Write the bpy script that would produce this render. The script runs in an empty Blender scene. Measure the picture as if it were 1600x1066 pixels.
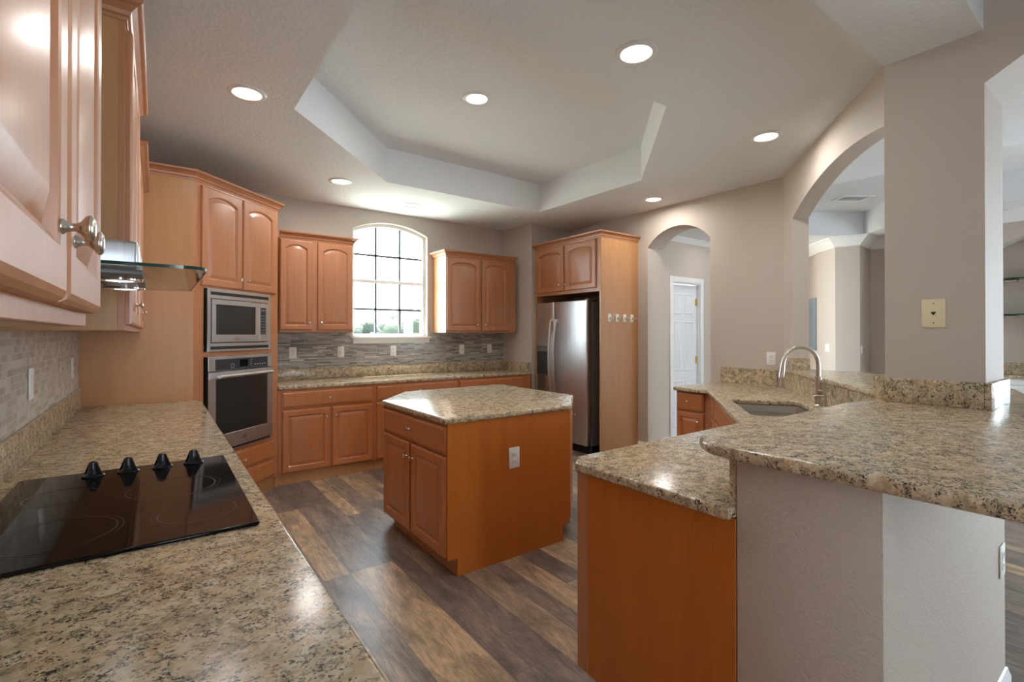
import bpy, bmesh, math, random
from mathutils import Vector, Matrix
random.seed(7)
R = math.radians
C = bpy.context.scene.collection
scene = bpy.context.scene

# ------------------------------------------------------------------ camera
cam_d = bpy.data.cameras.new('camera')
cam = bpy.data.objects.new('camera', cam_d)
C.objects.link(cam)
cam.location = (0, 0, 1.395)
cam.rotation_euler = (R(90) + 0.0047, 0, -0.6323)
cam_d.sensor_width = 36.0
cam_d.lens = 36.0 * 758.0 / 1600.0
cam_d.shift_y = (517.9 - 533.0) / 1600.0
cam_d.clip_start = 0.02
scene.camera = cam

# ------------------------------------------------------------------ world, sun, exposure
w = bpy.data.worlds.new('world')
scene.world = w
w.use_nodes = True
bg = w.node_tree.nodes['Background']
bg.inputs['Color'].default_value = (0.74, 0.88, 1.0, 1)
bg.inputs['Strength'].default_value = 10.5
sun_d = bpy.data.lights.new('sun', 'SUN')
sun_d.energy = 60.0
sun_d.angle = R(0.6)
sun_d.color = (1.0, 0.95, 0.87)
sun = bpy.data.objects.new('sun', sun_d)
sun.rotation_euler = Vector((0.02, -0.188, -1.0)).to_track_quat('-Z', 'Y').to_euler()
sun.location = (2, 8, 9)
C.objects.link(sun)
scene.view_settings.view_transform = 'Standard'
scene.view_settings.look = 'None'
scene.view_settings.exposure = 0.58
scene.view_settings.gamma = 1.0
scene.view_settings.use_curve_mapping = False
scene.cycles.diffuse_bounces = 8
scene.cycles.max_bounces = 14
scene.cycles.transparent_max_bounces = 16

# ------------------------------------------------------------------ materials
def newmat(name, color=(0.8, 0.8, 0.8), rough=0.5, metal=0.0, **kw):
    m = bpy.data.materials.new(name)
    m.use_nodes = True
    b = m.node_tree.nodes['Principled BSDF']
    b.inputs['Base Color'].default_value = (*color, 1)
    b.inputs['Roughness'].default_value = rough
    b.inputs['Metallic'].default_value = metal
    for k, v in kw.items():
        b.inputs[k.replace('_', ' ')].default_value = v
    return m, m.node_tree, b

def nd(nt, t, **kw):
    n = nt.nodes.new(t)
    for k, v in kw.items():
        if k in n.inputs and not hasattr(n, k):
            n.inputs[k].default_value = v
        else:
            setattr(n, k, v)
    return n

def link(nt, a, b):
    nt.links.new(a, b)

def coords(nt, scale=(1, 1, 1), rot=(0, 0, 0), loc=(0, 0, 0), rand=False):
    tc = nd(nt, 'ShaderNodeTexCoord')
    mp = nd(nt, 'ShaderNodeMapping')
    mp.inputs['Scale'].default_value = scale
    mp.inputs['Rotation'].default_value = rot
    mp.inputs['Location'].default_value = loc
    src = tc.outputs['Object']
    if rand:
        oi = nd(nt, 'ShaderNodeObjectInfo')
        ml = nd(nt, 'ShaderNodeMath', operation='MULTIPLY')
        ml.inputs[1].default_value = 37.0
        link(nt, oi.outputs['Random'], ml.inputs[0])
        ad = nd(nt, 'ShaderNodeVectorMath', operation='ADD')
        link(nt, src, ad.inputs[0])
        link(nt, ml.outputs[0], ad.inputs[1])
        src = ad.outputs[0]
    link(nt, src, mp.inputs['Vector'])
    return mp.outputs['Vector']

def noise(nt, vec, scale, detail=3.0, rough=0.55, dist=0.0):
    n = nd(nt, 'ShaderNodeTexNoise')
    n.inputs['Scale'].default_value = scale
    n.inputs['Detail'].default_value = detail
    n.inputs['Roughness'].default_value = rough
    n.inputs['Distortion'].default_value = dist
    link(nt, vec, n.inputs['Vector'])
    return n.outputs[0]

def ramp(nt, fac, stops, interp='LINEAR'):
    r = nd(nt, 'ShaderNodeValToRGB')
    r.color_ramp.interpolation = interp
    els = r.color_ramp.elements
    while len(els) < len(stops):
        els.new(0.5)
    for e, (p, c) in zip(els, stops):
        e.position = p
        e.color = (*c, 1) if len(c) == 3 else c
    link(nt, fac, r.inputs['Fac'])
    return r.outputs['Color']

def mix(nt, fac, a, b, mode='MIX'):
    m = nd(nt, 'ShaderNodeMix', data_type='RGBA', blend_type=mode)
    for sock, v in ((m.inputs[0], fac), (m.inputs[6], a), (m.inputs[7], b)):
        if hasattr(v, 'links'):
            link(nt, v, sock)
        elif isinstance(v, (int, float)):
            sock.default_value = v
        else:
            sock.default_value = (*v, 1)
    return m.outputs[2]

def math_(nt, op, a, b=None, c=None):
    m = nd(nt, 'ShaderNodeMath', operation=op)
    for i, v in enumerate((a, b, c)):
        if v is None:
            continue
        if hasattr(v, 'links'):
            link(nt, v, m.inputs[i])
        else:
            m.inputs[i].default_value = v
    return m.outputs[0]

def bump(nt, b, height, strength=0.2, dist=0.01):
    n = nd(nt, 'ShaderNodeBump')
    n.inputs['Strength'].default_value = strength
    n.inputs['Distance'].default_value = dist
    link(nt, height, n.inputs['Height'])
    link(nt, n.outputs['Normal'], b.inputs['Normal'])

def wood(name, c1, c2, rough=0.40, coat=0.35):
    m, nt, b = newmat(name, c1, rough)
    v = coords(nt, (9, 9, 0.8), rand=True)
    n1 = noise(nt, v, 1.6, 4, 0.6, 0.8)
    v2 = coords(nt, (90, 90, 2.5), rand=True)
    n2 = noise(nt, v2, 2.0, 3, 0.6)
    base = ramp(nt, n1, [(0.30, c1), (0.72, c2)])
    g = ramp(nt, n2, [(0.35, (0.94, 0.93, 0.92)), (0.65, (1.03, 1.03, 1.03))])
    link(nt, mix(nt, 0.8, base, g, 'MULTIPLY'), b.inputs['Base Color'])
    b.inputs['Coat Weight'].default_value = coat
    b.inputs['Coat Roughness'].default_value = 0.27
    return m

M = {}
M['wood'] = wood('maple door wood', (0.42, 0.17, 0.075), (0.48, 0.205, 0.095))
M['wood_low'] = wood('lit copy of maple door wood', (0.44, 0.155, 0.05), (0.50, 0.185, 0.064))  # same maple as the doors, with brighter, richer lighting put into its colour
M['panel'] = wood('maple veneer panel', (0.46, 0.225, 0.09), (0.52, 0.26, 0.108), 0.38, 0.2)
M['panel_low'] = wood('deep orange veneer panel', (0.46, 0.128, 0.016), (0.53, 0.158, 0.022), 0.36, 0.2)  # deeper orange than the other veneer, for island and peninsula end panels

def granite():
    m, nt, b = newmat('speckled beige granite', (0.5, 0.4, 0.3), 0.19, 0.0, Specular_IOR_Level=0.4)
    v0 = coords(nt, (1, 1.25, 1.1), rot=(0, 0, 0.6))
    def warp(amount, scale):
        n = nd(nt, 'ShaderNodeTexNoise')
        n.inputs['Scale'].default_value = scale
        n.inputs['Detail'].default_value = 3
        link(nt, v0, n.inputs['Vector'])
        sb = nd(nt, 'ShaderNodeVectorMath', operation='SUBTRACT'); sb.inputs[1].default_value = (0.5, 0.5, 0.5)
        link(nt, n.outputs['Color'], sb.inputs[0])
        sc = nd(nt, 'ShaderNodeVectorMath', operation='SCALE'); sc.inputs['Scale'].default_value = amount
        link(nt, sb.outputs[0], sc.inputs[0])
        ad = nd(nt, 'ShaderNodeVectorMath', operation='ADD')
        link(nt, v0, ad.inputs[0]); link(nt, sc.outputs[0], ad.inputs[1])
        return ad.outputs[0]
    def cells(vec, scale):
        vo = nd(nt, 'ShaderNodeTexVoronoi')
        vo.inputs['Scale'].default_value = scale
        link(nt, vec, vo.inputs['Vector'])
        sp = nd(nt, 'ShaderNodeSeparateColor')
        link(nt, vo.outputs['Color'], sp.inputs[0])
        return sp.outputs[0], vo.outputs['Distance']
    w1 = warp(0.05, 24); w2 = warp(0.022, 60); w3 = warp(0.012, 130)
    c1, _ = cells(w1, 34)
    base = ramp(nt, c1, [(0.0, (0.34, 0.265, 0.16)), (0.25, (0.49, 0.39, 0.25)), (0.5, (0.61, 0.505, 0.345)), (0.75, (0.56, 0.38, 0.21)), (1.0, (0.72, 0.62, 0.47))])
    c2, _ = cells(w2, 95)
    fine = ramp(nt, c2, [(0.0, (0.28, 0.23, 0.155)), (0.4, (0.47, 0.38, 0.255)), (0.8, (0.64, 0.54, 0.39)), (1.0, (0.76, 0.68, 0.55))])
    base = mix(nt, 0.36, base, fine)
    clus = noise(nt, v0, 24, 4, 0.65, 0.8)
    c3, _ = cells(w3, 190)
    gk = math_(nt, 'GREATER_THAN', math_(nt, 'ADD', c3, math_(nt, 'MULTIPLY', math_(nt, 'SUBTRACT', clus, 0.5), 2.0)), 0.78)
    base = mix(nt, math_(nt, 'MULTIPLY', gk, 0.8), base, (0.19, 0.165, 0.115))
    c4, _ = cells(w3, 250)
    bk = math_(nt, 'GREATER_THAN', math_(nt, 'ADD', c4, math_(nt, 'MULTIPLY', math_(nt, 'SUBTRACT', clus, 0.5), 1.7)), 0.93)
    base = mix(nt, math_(nt, 'MULTIPLY', bk, 0.95), base, (0.022, 0.021, 0.022))
    link(nt, base, b.inputs['Base Color'])
    return m
M['granite'] = granite()

def planks():
    m, nt, b = newmat('grey brown plank floor', (0.3, 0.25, 0.2), 0.36)
    tc = nd(nt, 'ShaderNodeTexCoord')
    sx = nd(nt, 'ShaderNodeSeparateXYZ')
    link(nt, tc.outputs['Object'], sx.inputs[0])
    X, Y = sx.outputs[0], sx.outputs[1]
    # boards of mixed widths, repeating every PER metres; each row has its own board length and stagger
    WID = [0.26, 0.108, 0.152, 0.156, 0.109, 0.152, 0.152]
    LEN = [1.288, 1.07, 1.22, 1.22, 1.07, 1.22, 1.288]
    OFF = [2.84, 3.735, 2.55, 2.72, 2.1, 2.8, 3.3]
    PER = sum(WID)
    u = math_(nt, 'DIVIDE', math_(nt, 'SUBTRACT', X, 0.912), PER)
    t = math_(nt, 'FRACT', u)
    acc, edges_ = 0.0, []
    for wd in WID:
        edges_.append(acc / PER); acc += wd
    idx_r = None; dist = None
    for e in edges_ + [1.0]:
        d_ = math_(nt, 'ABSOLUTE', math_(nt, 'SUBTRACT', t, e))
        dist = d_ if dist is None else math_(nt, 'MINIMUM', dist, d_)
        if 0 < e < 1:
            g_ = math_(nt, 'GREATER_THAN', t, e)
            idx_r = g_ if idx_r is None else math_(nt, 'ADD', idx_r, g_)
    row = math_(nt, 'ADD', idx_r, math_(nt, 'MULTIPLY', math_(nt, 'FLOOR', u), 7.0))
    tab = ramp(nt, t, [(e, (o / 4, l / 2, 0)) for e, o, l in zip(edges_, OFF, LEN)], 'CONSTANT')
    sc_ = nd(nt, 'ShaderNodeSeparateColor'); link(nt, tab, sc_.inputs[0])
    shift = math_(nt, 'ADD', math_(nt, 'MULTIPLY', sc_.outputs[0], 4.0), math_(nt, 'MULTIPLY', math_(nt, 'FLOOR', u), 0.47))
    L_ = math_(nt, 'MULTIPLY', sc_.outputs[1], 2.0)
    yo = math_(nt, 'DIVIDE', math_(nt, 'SUBTRACT', Y, shift), L_)
    idx = math_(nt, 'FLOOR', yo)
    hv = math_(nt, 'FRACT', math_(nt, 'MULTIPLY', math_(nt, 'ADD', math_(nt, 'SINE', math_(nt, 'ADD', math_(nt, 'ADD', math_(nt, 'MULTIPLY', row, 2.137), math_(nt, 'MULTIPLY', idx, 4.731)), 14605.6216)), 2.0), 97.31))
    tone = ramp(nt, hv, [(0.0, (0.165, 0.13, 0.115)), (0.30, (0.205, 0.165, 0.145)), (0.55, (0.255, 0.205, 0.17)),
                                           (0.72, (0.33, 0.25, 0.18)), (0.88, (0.46, 0.34, 0.22))])
    # grain along each plank, shifted per plank
    sh = nd(nt, 'ShaderNodeVectorMath', operation='ADD')
    cb2 = nd(nt, 'ShaderNodeCombineXYZ')
    link(nt, math_(nt, 'MULTIPLY', X, 7.0), cb2.inputs[0])
    link(nt, math_(nt, 'MULTIPLY', Y, 1.6), cb2.inputs[1])
    link(nt, math_(nt, 'MULTIPLY', hv, 50.0), cb2.inputs[2])
    n1 = noise(nt, cb2.outputs[0], 1.5, 8, 0.72, 1.0)
    cb3 = nd(nt, 'ShaderNodeCombineXYZ')
    link(nt, math_(nt, 'MULTIPLY', X, 60.0), cb3.inputs[0])
    link(nt, math_(nt, 'MULTIPLY', Y, 4.0), cb3.inputs[1])
    link(nt, math_(nt, 'MULTIPLY', hv, 90.0), cb3.inputs[2])
    n2 = noise(nt, cb3.outputs[0], 2.2, 5, 0.7, 0.4)
    g1 = ramp(nt, n1, [(0.30, (0.48, 0.46, 0.47)), (0.5, (1.0, 1.0, 1.0)), (0.66, (1.65, 1.55, 1.42))])
    g2 = ramp(nt, n2, [(0.33, (0.62, 0.61, 0.60)), (0.62, (1.15, 1.15, 1.15))])
    col = mix(nt, 1.0, tone, g1, 'MULTIPLY')
    col = mix(nt, 0.8, col, g2, 'MULTIPLY')
    bl = noise(nt, coords(nt, (6, 3.2, 1)), 1.3, 6, 0.7, 0.6)
    col = mix(nt, 0.55, col, ramp(nt, bl, [(0.36, (0.55, 0.54, 0.56)), (0.5, (1.0, 1.0, 1.0)), (0.64, (1.35, 1.32, 1.25))]), 'MULTIPLY')
    fy = math_(nt, 'FRACT', yo)
    ex = math_(nt, 'LESS_THAN', dist, 0.0012)
    ey = math_(nt, 'GREATER_THAN', math_(nt, 'ABSOLUTE', math_(nt, 'SUBTRACT', fy, 0.5)), 0.4988)
    e = math_(nt, 'MAXIMUM', ex, ey)
    col = mix(nt, math_(nt, 'MULTIPLY', e, 0.6), col, (0.05, 0.04, 0.035))
    link(nt, col, b.inputs['Base Color'])
    bump(nt, b, n2, 0.08, 0.004)
    return m
M['floor'] = planks()

def paint(name, col, bs=90, bstr=0.12, rough=0.7, detail=2, dist=0.004):
    m, nt, b = newmat(name, col, rough)
    v = coords(nt)
    bump(nt, b, noise(nt, v, bs, detail, 0.5, 0.3), bstr, dist)
    return m
M['wall'] = paint('taupe wall paint', (0.54, 0.475, 0.415), 120, 0.10)
M['wall_tex'] = paint('taupe orange peel wall', (0.54, 0.475, 0.415), 120, 0.5, 0.7, 2, 0.006)
M['ceiling'] = paint('knockdown ceiling', (0.79, 0.815, 0.835), 38, 0.40, 0.8, 4, 0.010)
M['tray'] = paint('tray paint', (0.79, 0.815, 0.835), 38, 0.12, 0.8, 4, 0.006)
M['white'] = newmat('white trim paint', (0.82, 0.83, 0.83), 0.35)[0]
M['plastic'] = newmat('white plastic', (0.82, 0.81, 0.78), 0.3)[0]
M['ivory'] = newmat('ivory plastic', (0.80, 0.71, 0.48), 0.35)[0]
M['dark'] = newmat('dark gap', (0.015, 0.013, 0.012), 0.5)[0]
M['black_glass'] = newmat('black ceramic glass', (0.006, 0.006, 0.007), 0.07, 0.0, Specular_IOR_Level=0.17)[0]
M['black_plastic'] = newmat('black glossy plastic', (0.012, 0.013, 0.02), 0.16)[0]
M['ring'] = newmat('cooktop ring print', (0.045, 0.04, 0.045), 0.15)[0]
M['nickel'] = newmat('brushed nickel', (0.68, 0.65, 0.58), 0.24, 1.0)[0]
M['chrome'] = newmat('chrome', (0.78, 0.78, 0.78), 0.12, 1.0)[0]
M['brass'] = newmat('brass', (0.70, 0.50, 0.20), 0.3, 1.0)[0]

def steel():
    m, nt, b = newmat('brushed stainless steel', (0.60, 0.58, 0.57), 0.36, 1.0)
    v = coords(nt, (240, 240, 1.5), rand=True)
    n = noise(nt, v, 1.5, 3, 0.6)
    link(nt, ramp(nt, n, [(0.3, (0.58, 0.58, 0.59)), (0.7, (0.70, 0.70, 0.71))]), b.inputs['Base Color'])
    return m
M['steel'] = steel()
M['steel_dark'] = newmat('dark grey steel', (0.16, 0.16, 0.17), 0.4, 0.3)[0]
M['window_black'] = newmat('oven window glass', (0.03, 0.027, 0.025), 0.07)[0]
M['display'] = newmat('control glass', (0.045, 0.045, 0.05), 0.1)[0]
M['marks'] = newmat('printed grey marks', (0.42, 0.42, 0.43), 0.4)[0]
M['sink'] = newmat('sink steel', (0.55, 0.54, 0.52), 0.28, 1.0)[0]

def glass(name, tint=(0.9, 0.97, 0.94), refl=0.10):
    m = bpy.data.materials.new(name)
    m.use_nodes = True
    nt = m.node_tree
    nt.nodes.clear()
    o = nd(nt, 'ShaderNodeOutputMaterial')
    t = nd(nt, 'ShaderNodeBsdfTransparent')
    t.inputs[0].default_value = (*tint, 1)
    g = nd(nt, 'ShaderNodeBsdfGlossy')
    g.inputs['Roughness'].default_value = 0.02
    lw = nd(nt, 'ShaderNodeLayerWeight')
    lw.inputs['Blend'].default_value = 0.5
    mx = nd(nt, 'ShaderNodeMixShader')
    link(nt, math_(nt, 'ADD', math_(nt, 'MULTIPLY', math_(nt, 'POWER', lw.outputs['Facing'], 5.0), 0.9), 0.03), mx.inputs[0])
    link(nt, t.outputs[0], mx.inputs[1])
    link(nt, g.outputs[0], mx.inputs[2])
    link(nt, mx.outputs[0], o.inputs[0])
    return m
M['glass'] = glass('clear glass', (0.97, 0.99, 0.98))
M['canopy'] = glass('greenish canopy glass', (0.90, 0.95, 0.91))
M['glass_edge'] = newmat('green glass edge', (0.01, 0.06, 0.05), 0.08)[0]

def mosaic(name, axis, bw, rh, cols, mortar, msize, rough=0.3, jitter=0.0):
    m, nt, b = newmat(name, cols[0][1], rough)
    tc = nd(nt, 'ShaderNodeTexCoord')
    sx = nd(nt, 'ShaderNodeSeparateXYZ')
    link(nt, tc.outputs['Object'], sx.inputs[0])
    cb = nd(nt, 'ShaderNodeCombineXYZ')
    link(nt, sx.outputs[axis], cb.inputs[0])
    link(nt, sx.outputs[2], cb.inputs[1])
    br = nd(nt, 'ShaderNodeTexBrick')
    br.offset = 0.37; br.offset_frequency = 3; br.squash = 0.62; br.squash_frequency = 2
    br.inputs['Scale'].default_value = 1.0
    br.inputs['Brick Width'].default_value = bw
    br.inputs['Row Height'].default_value = rh
    br.inputs['Mortar Size'].default_value = msize
    br.inputs['Mortar Smooth'].default_value = 0.1
    br.inputs['Color1'].default_value = (0, 0, 0, 1)
    br.inputs['Color2'].default_value = (1, 1, 1, 1)
    br.inputs['Mortar'].default_value = (0.5, 0.5, 0.5, 1)
    link(nt, cb.outputs[0], br.inputs['Vector'])
    c = ramp(nt, br.outputs['Color'], cols)
    v = coords(nt)
    c = mix(nt, 0.5, c, ramp(nt, noise(nt, v, 45, 3), [(0.3, (0.78, 0.78, 0.78)), (0.7, (1.15, 1.15, 1.15))]), 'MULTIPLY')
    c = mix(nt, br.outputs['Fac'], c, mortar)
    link(nt, c, b.inputs['Base Color'])
    inv = math_(nt, 'SUBTRACT', 1.0, br.outputs['Fac'])
    bump(nt, b, inv, 0.5, 0.002)
    return m
M['mosaic_left'] = mosaic('tumbled stone mosaic', 1, 0.075, 0.0265,
                          [(0.0, (0.30, 0.255, 0.205)), (0.35, (0.40, 0.35, 0.29)), (0.6, (0.47, 0.43, 0.375)), (1.0, (0.56, 0.54, 0.50))],
                          (0.52, 0.49, 0.44), 0.0022, 0.32)
M['mosaic_back'] = mosaic('linear glass mosaic', 0, 0.14, 0.0165,
                          [(0.0, (0.15, 0.14, 0.13)), (0.3, (0.27, 0.255, 0.235)), (0.55, (0.40, 0.36, 0.31)), (0.8, (0.33, 0.35, 0.355)), (1.0, (0.56, 0.54, 0.50))],
                          (0.46, 0.43, 0.39), 0.0014, 0.2)

def emis(name, col, s):
    m, nt, b = newmat(name, col, 0.5)
    b.inputs['Emission Color'].default_value = (*col, 1)
    b.inputs['Emission Strength'].default_value = s
    return m
M['lamp'] = emis('lit lamp diffuser', (1.0, 0.93, 0.82), 5.0)
M['lamp_off'] = newmat('unlit lamp diffuser', (0.72, 0.70, 0.66), 0.5)[0]
M['led'] = emis('lit hood lamp', (0.95, 0.97, 1.0), 6.0)
M['grass'] = paint('sunny lawn', (0.30, 0.31, 0.27), 6, 0.3, 0.9)
M['leaf'] = paint('green leaves', (0.014, 0.022, 0.012), 8, 0.6, 0.8, 4, 0.05)
M['bark'] = newmat('tree bark', (0.28, 0.22, 0.17), 0.9)[0]
M['door_white'] = newmat('white door paint', (0.80, 0.82, 0.86), 0.35)[0]
M['picture'] = newmat('grey blue panel', (0.22, 0.27, 0.30), 0.5)[0]
M['stucco'] = newmat('exterior white', (0.7, 0.7, 0.68), 0.8)[0]

# ------------------------------------------------------------------ mesh helpers
def BM():
    return bmesh.new()

def join(bm, t, mat=None):
    if mat is not None:
        t.transform(mat)
    me = bpy.data.meshes.new('t')
    t.to_mesh(me); t.free()
    bm.from_mesh(me)
    bpy.data.meshes.remove(me)

def box(bm, x0, x1, y0, y1, z0, z1, bev=0.0, seg=2):
    t = bmesh.new()
    bmesh.ops.create_cube(t, size=1.0)
    for v in t.verts:
        v.co = Vector(((x0 + x1) / 2 + v.co.x * (x1 - x0), (y0 + y1) / 2 + v.co.y * (y1 - y0), (z0 + z1) / 2 + v.co.z * (z1 - z0)))
    if bev > 0:
        bmesh.ops.bevel(t, geom=t.edges[:], offset=bev, segments=seg, affect='EDGES', profile=0.5)
    join(bm, t)
    return bm

def prism(bm, poly, z0, z1):
    a = [bm.verts.new((p[0], p[1], z0)) for p in poly]
    b = [bm.verts.new((p[0], p[1], z1)) for p in poly]
    n = len(poly)
    fs = [bm.faces.new(a[::-1]), bm.faces.new(b)]
    for i in range(n):
        fs.append(bm.faces.new((a[i], a[(i + 1) % n], b[(i + 1) % n], b[i])))
    bmesh.ops.recalc_face_normals(bm, faces=fs)
    return bm

def extrude2d(bm, pts3a, pts3b):
    """closed solid between two matching outlines in 3d"""
    a = [bm.verts.new(p) for p in pts3a]
    b = [bm.verts.new(p) for p in pts3b]
    n = len(a)
    fs = [bm.faces.new(a), bm.faces.new(b[::-1])]
    for i in range(n):
        fs.append(bm.faces.new((a[i], b[i], b[(i + 1) % n], a[(i + 1) % n])))
    bmesh.ops.recalc_face_normals(bm, faces=fs)
    return bm

def lathe(bm, prof, mat=Matrix(), n=24):
    """profile of (r, h) revolved about local z"""
    t = bmesh.new()
    rings = []
    for r, h in prof:
        if r < 1e-6:
            rings.append([t.verts.new((0, 0, h))])
        else:
            rings.append([t.verts.new((r * math.cos(2 * math.pi * i / n), r * math.sin(2 * math.pi * i / n), h)) for i in range(n)])
    for A, B in zip(rings, rings[1:]):
        if len(A) == 1 and len(B) == 1:
            continue
        for i in range(n):
            j = (i + 1) % n
            if len(A) == 1:
                t.faces.new((A[0], B[i], B[j]))
            elif len(B) == 1:
                t.faces.new((A[i], B[0], A[j]))
            else:
                t.faces.new((A[i], B[i], B[j], A[j]))
    for rg in (rings[0], rings[-1]):
        if len(rg) > 1:
            t.faces.new(rg)
    bmesh.ops.recalc_face_normals(t, faces=t.faces[:])
    join(bm, t, mat)
    return bm

def tube(bm, pts, rad, n=14):
    """round tube along points; rad number or list"""
    t = bmesh.new()
    pts = [Vector(p) for p in pts]
    rr = rad if isinstance(rad, (list, tuple)) else [rad] * len(pts)
    rings = []
    up = None
    for i, p in enumerate(pts):
        d = (pts[min(i + 1, len(pts) - 1)] - pts[max(i - 1, 0)]).normalized()
        if up is None:
            up = Vector((0, 0, 1)) if abs(d.z) < 0.9 else Vector((1, 0, 0))
        s = d.cross(up).normalized()
        up = s.cross(d).normalized()
        rings.append([t.verts.new(p + (s * math.cos(2 * math.pi * k / n) + up * math.sin(2 * math.pi * k / n)) * rr[i]) for k in range(n)])
    for A, B in zip(rings, rings[1:]):
        for i in range(n):
            t.faces.new((A[i], A[(i + 1) % n], B[(i + 1) % n], B[i]))
    t.faces.new(rings[0]); t.faces.new(rings[-1])
    bmesh.ops.recalc_face_normals(t, faces=t.faces[:])
    join(bm, t)
    return bm

def slab(bm, poly, z0, z1, holes=(), bev=0.009):
    """flat slab with rounded rims, from a filled 2d curve"""
    cu = bpy.data.curves.new('s', 'CURVE')
    cu.dimensions = '2D'
    cu.fill_mode = 'BOTH'
    for pl in (poly, *holes):
        sp = cu.splines.new('POLY')
        sp.points.add(len(pl) - 1)
        for p, q in zip(sp.points, pl):
            p.co = (q[0], q[1], 0, 1)
        sp.use_cyclic_u = True
    h = (z1 - z0) / 2
    cu.extrude = h - bev
    cu.bevel_depth = bev
    cu.bevel_resolution = 3
    cu.offset = -bev
    o = bpy.data.objects.new('s', cu)
    C.objects.link(o)
    dg = bpy.context.evaluated_depsgraph_get()
    me = bpy.data.meshes.new_from_object(o.evaluated_get(dg))
    me.transform(Matrix.Translation((0, 0, (z0 + z1) / 2)))
    bm.from_mesh(me)
    bpy.data.objects.remove(o); bpy.data.curves.remove(cu); bpy.data.meshes.remove(me)
    bmesh.ops.remove_doubles(bm, verts=bm.verts[:], dist=1e-5)
    return bm

def round_poly(poly, r, n=5, only=None):
    out = []
    N = len(poly)
    for i, p in enumerate(poly):
        if only is not None and i not in only:
            out.append(tuple(p)); continue
        p = Vector(p[:2]); a = Vector(poly[i - 1][:2]); b = Vector(poly[(i + 1) % N][:2])
        da, db = (a - p).normalized(), (b - p).normalized()
        for k in range(n + 1):
            t = k / n
            q = (p + da * r) * (1 - t) ** 2 + p * 2 * t * (1 - t) + (p + db * r) * t ** 2
            out.append((q.x, q.y))
    return out

CROWN = [(0.000, 0.0), (0.004, 0.0), (0.006, 0.012), (0.014, 0.016), (0.018, 0.030), (0.034, 0.046), (0.046, 0.052), (0.050, 0.056), (0.052, 0.068), (0.0, 0.068)]

def moulding(bm, path, prof, z0, closed=False, sign=1):
    """profile (out, up) swept along a plan path with mitred corners; outward is to the right of travel (sign=1)"""
    P = [Vector(p) for p in path]
    n = len(P)
    offs = []
    for i in range(n):
        ds = []
        if i > 0 or closed:
            ds.append((P[i] - P[i - 1]).normalized())
        if i < n - 1 or closed:
            ds.append((P[(i + 1) % n] - P[i]).normalized())
        ns = [Vector((d.y, -d.x)) * sign for d in ds]
        if len(ns) == 1:
            offs.append(ns[0])
        else:
            m = (ns[0] + ns[1]).normalized()
            offs.append(m / max(0.3, m.dot(ns[0])))
    rings = [[bm.verts.new((P[i].x + offs[i].x * o, P[i].y + offs[i].y * o, z0 + u)) for o, u in prof] for i in range(n)]
    k = len(prof)
    fs = []
    rng = range(n if closed else n - 1)
    for i in rng:
        A, B = rings[i], rings[(i + 1) % n]
        for j in range(k):
            fs.append(bm.faces.new((A[j], A[(j + 1) % k], B[(j + 1) % k], B[j])))
    if not closed:
        fs.append(bm.faces.new(rings[0])); fs.append(bm.faces.new(rings[-1]))
    bmesh.ops.recalc_face_normals(bm, faces=fs)
    return bm

def mesh_from(name, bm, mat, angle=35):
    me = bpy.data.meshes.new(name)
    bm.to_mesh(me); bm.free()
    for p in me.polygons:
        p.use_smooth = True
    me.set_sharp_from_angle(angle=R(angle))
    for mm in (mat if isinstance(mat, (list, tuple)) else [mat]):
        me.materials.append(mm)
    return me

def world_mat(o):
    m = Matrix.Translation(o.location) @ o.rotation_euler.to_matrix().to_4x4()
    return world_mat(o.parent) @ m if o.parent else m

def obj(name, bm, mat, parent=None, world=False, label=None, angle=35):
    if world and parent is not None:
        bm.transform(world_mat(parent).inverted())
    me = mesh_from(name, bm, mat, angle)
    o = bpy.data.objects.new(name, me)
    C.objects.link(o)
    if parent is not None:
        o.parent = parent
    if label:
        o['label'] = label
    return o

def tag(o, label, cat, group=None):
    o['label'] = label; o['category'] = cat
    if group:
        o['group'] = group
    return o

def thing(name, label, cat, loc=(0, 0, 0), rotz=0.0, group=None):
    o = bpy.data.objects.new(name, None)
    o.empty_display_size = 0.1
    C.objects.link(o)
    o.location = loc
    o.rotation_euler = (0, 0, rotz)
    return tag(o, label, cat, group)

def struct(name, bm, mat, angle=35):
    o = obj(name, bm, mat, angle=angle)
    o['kind'] = 'structure'
    return o

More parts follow.
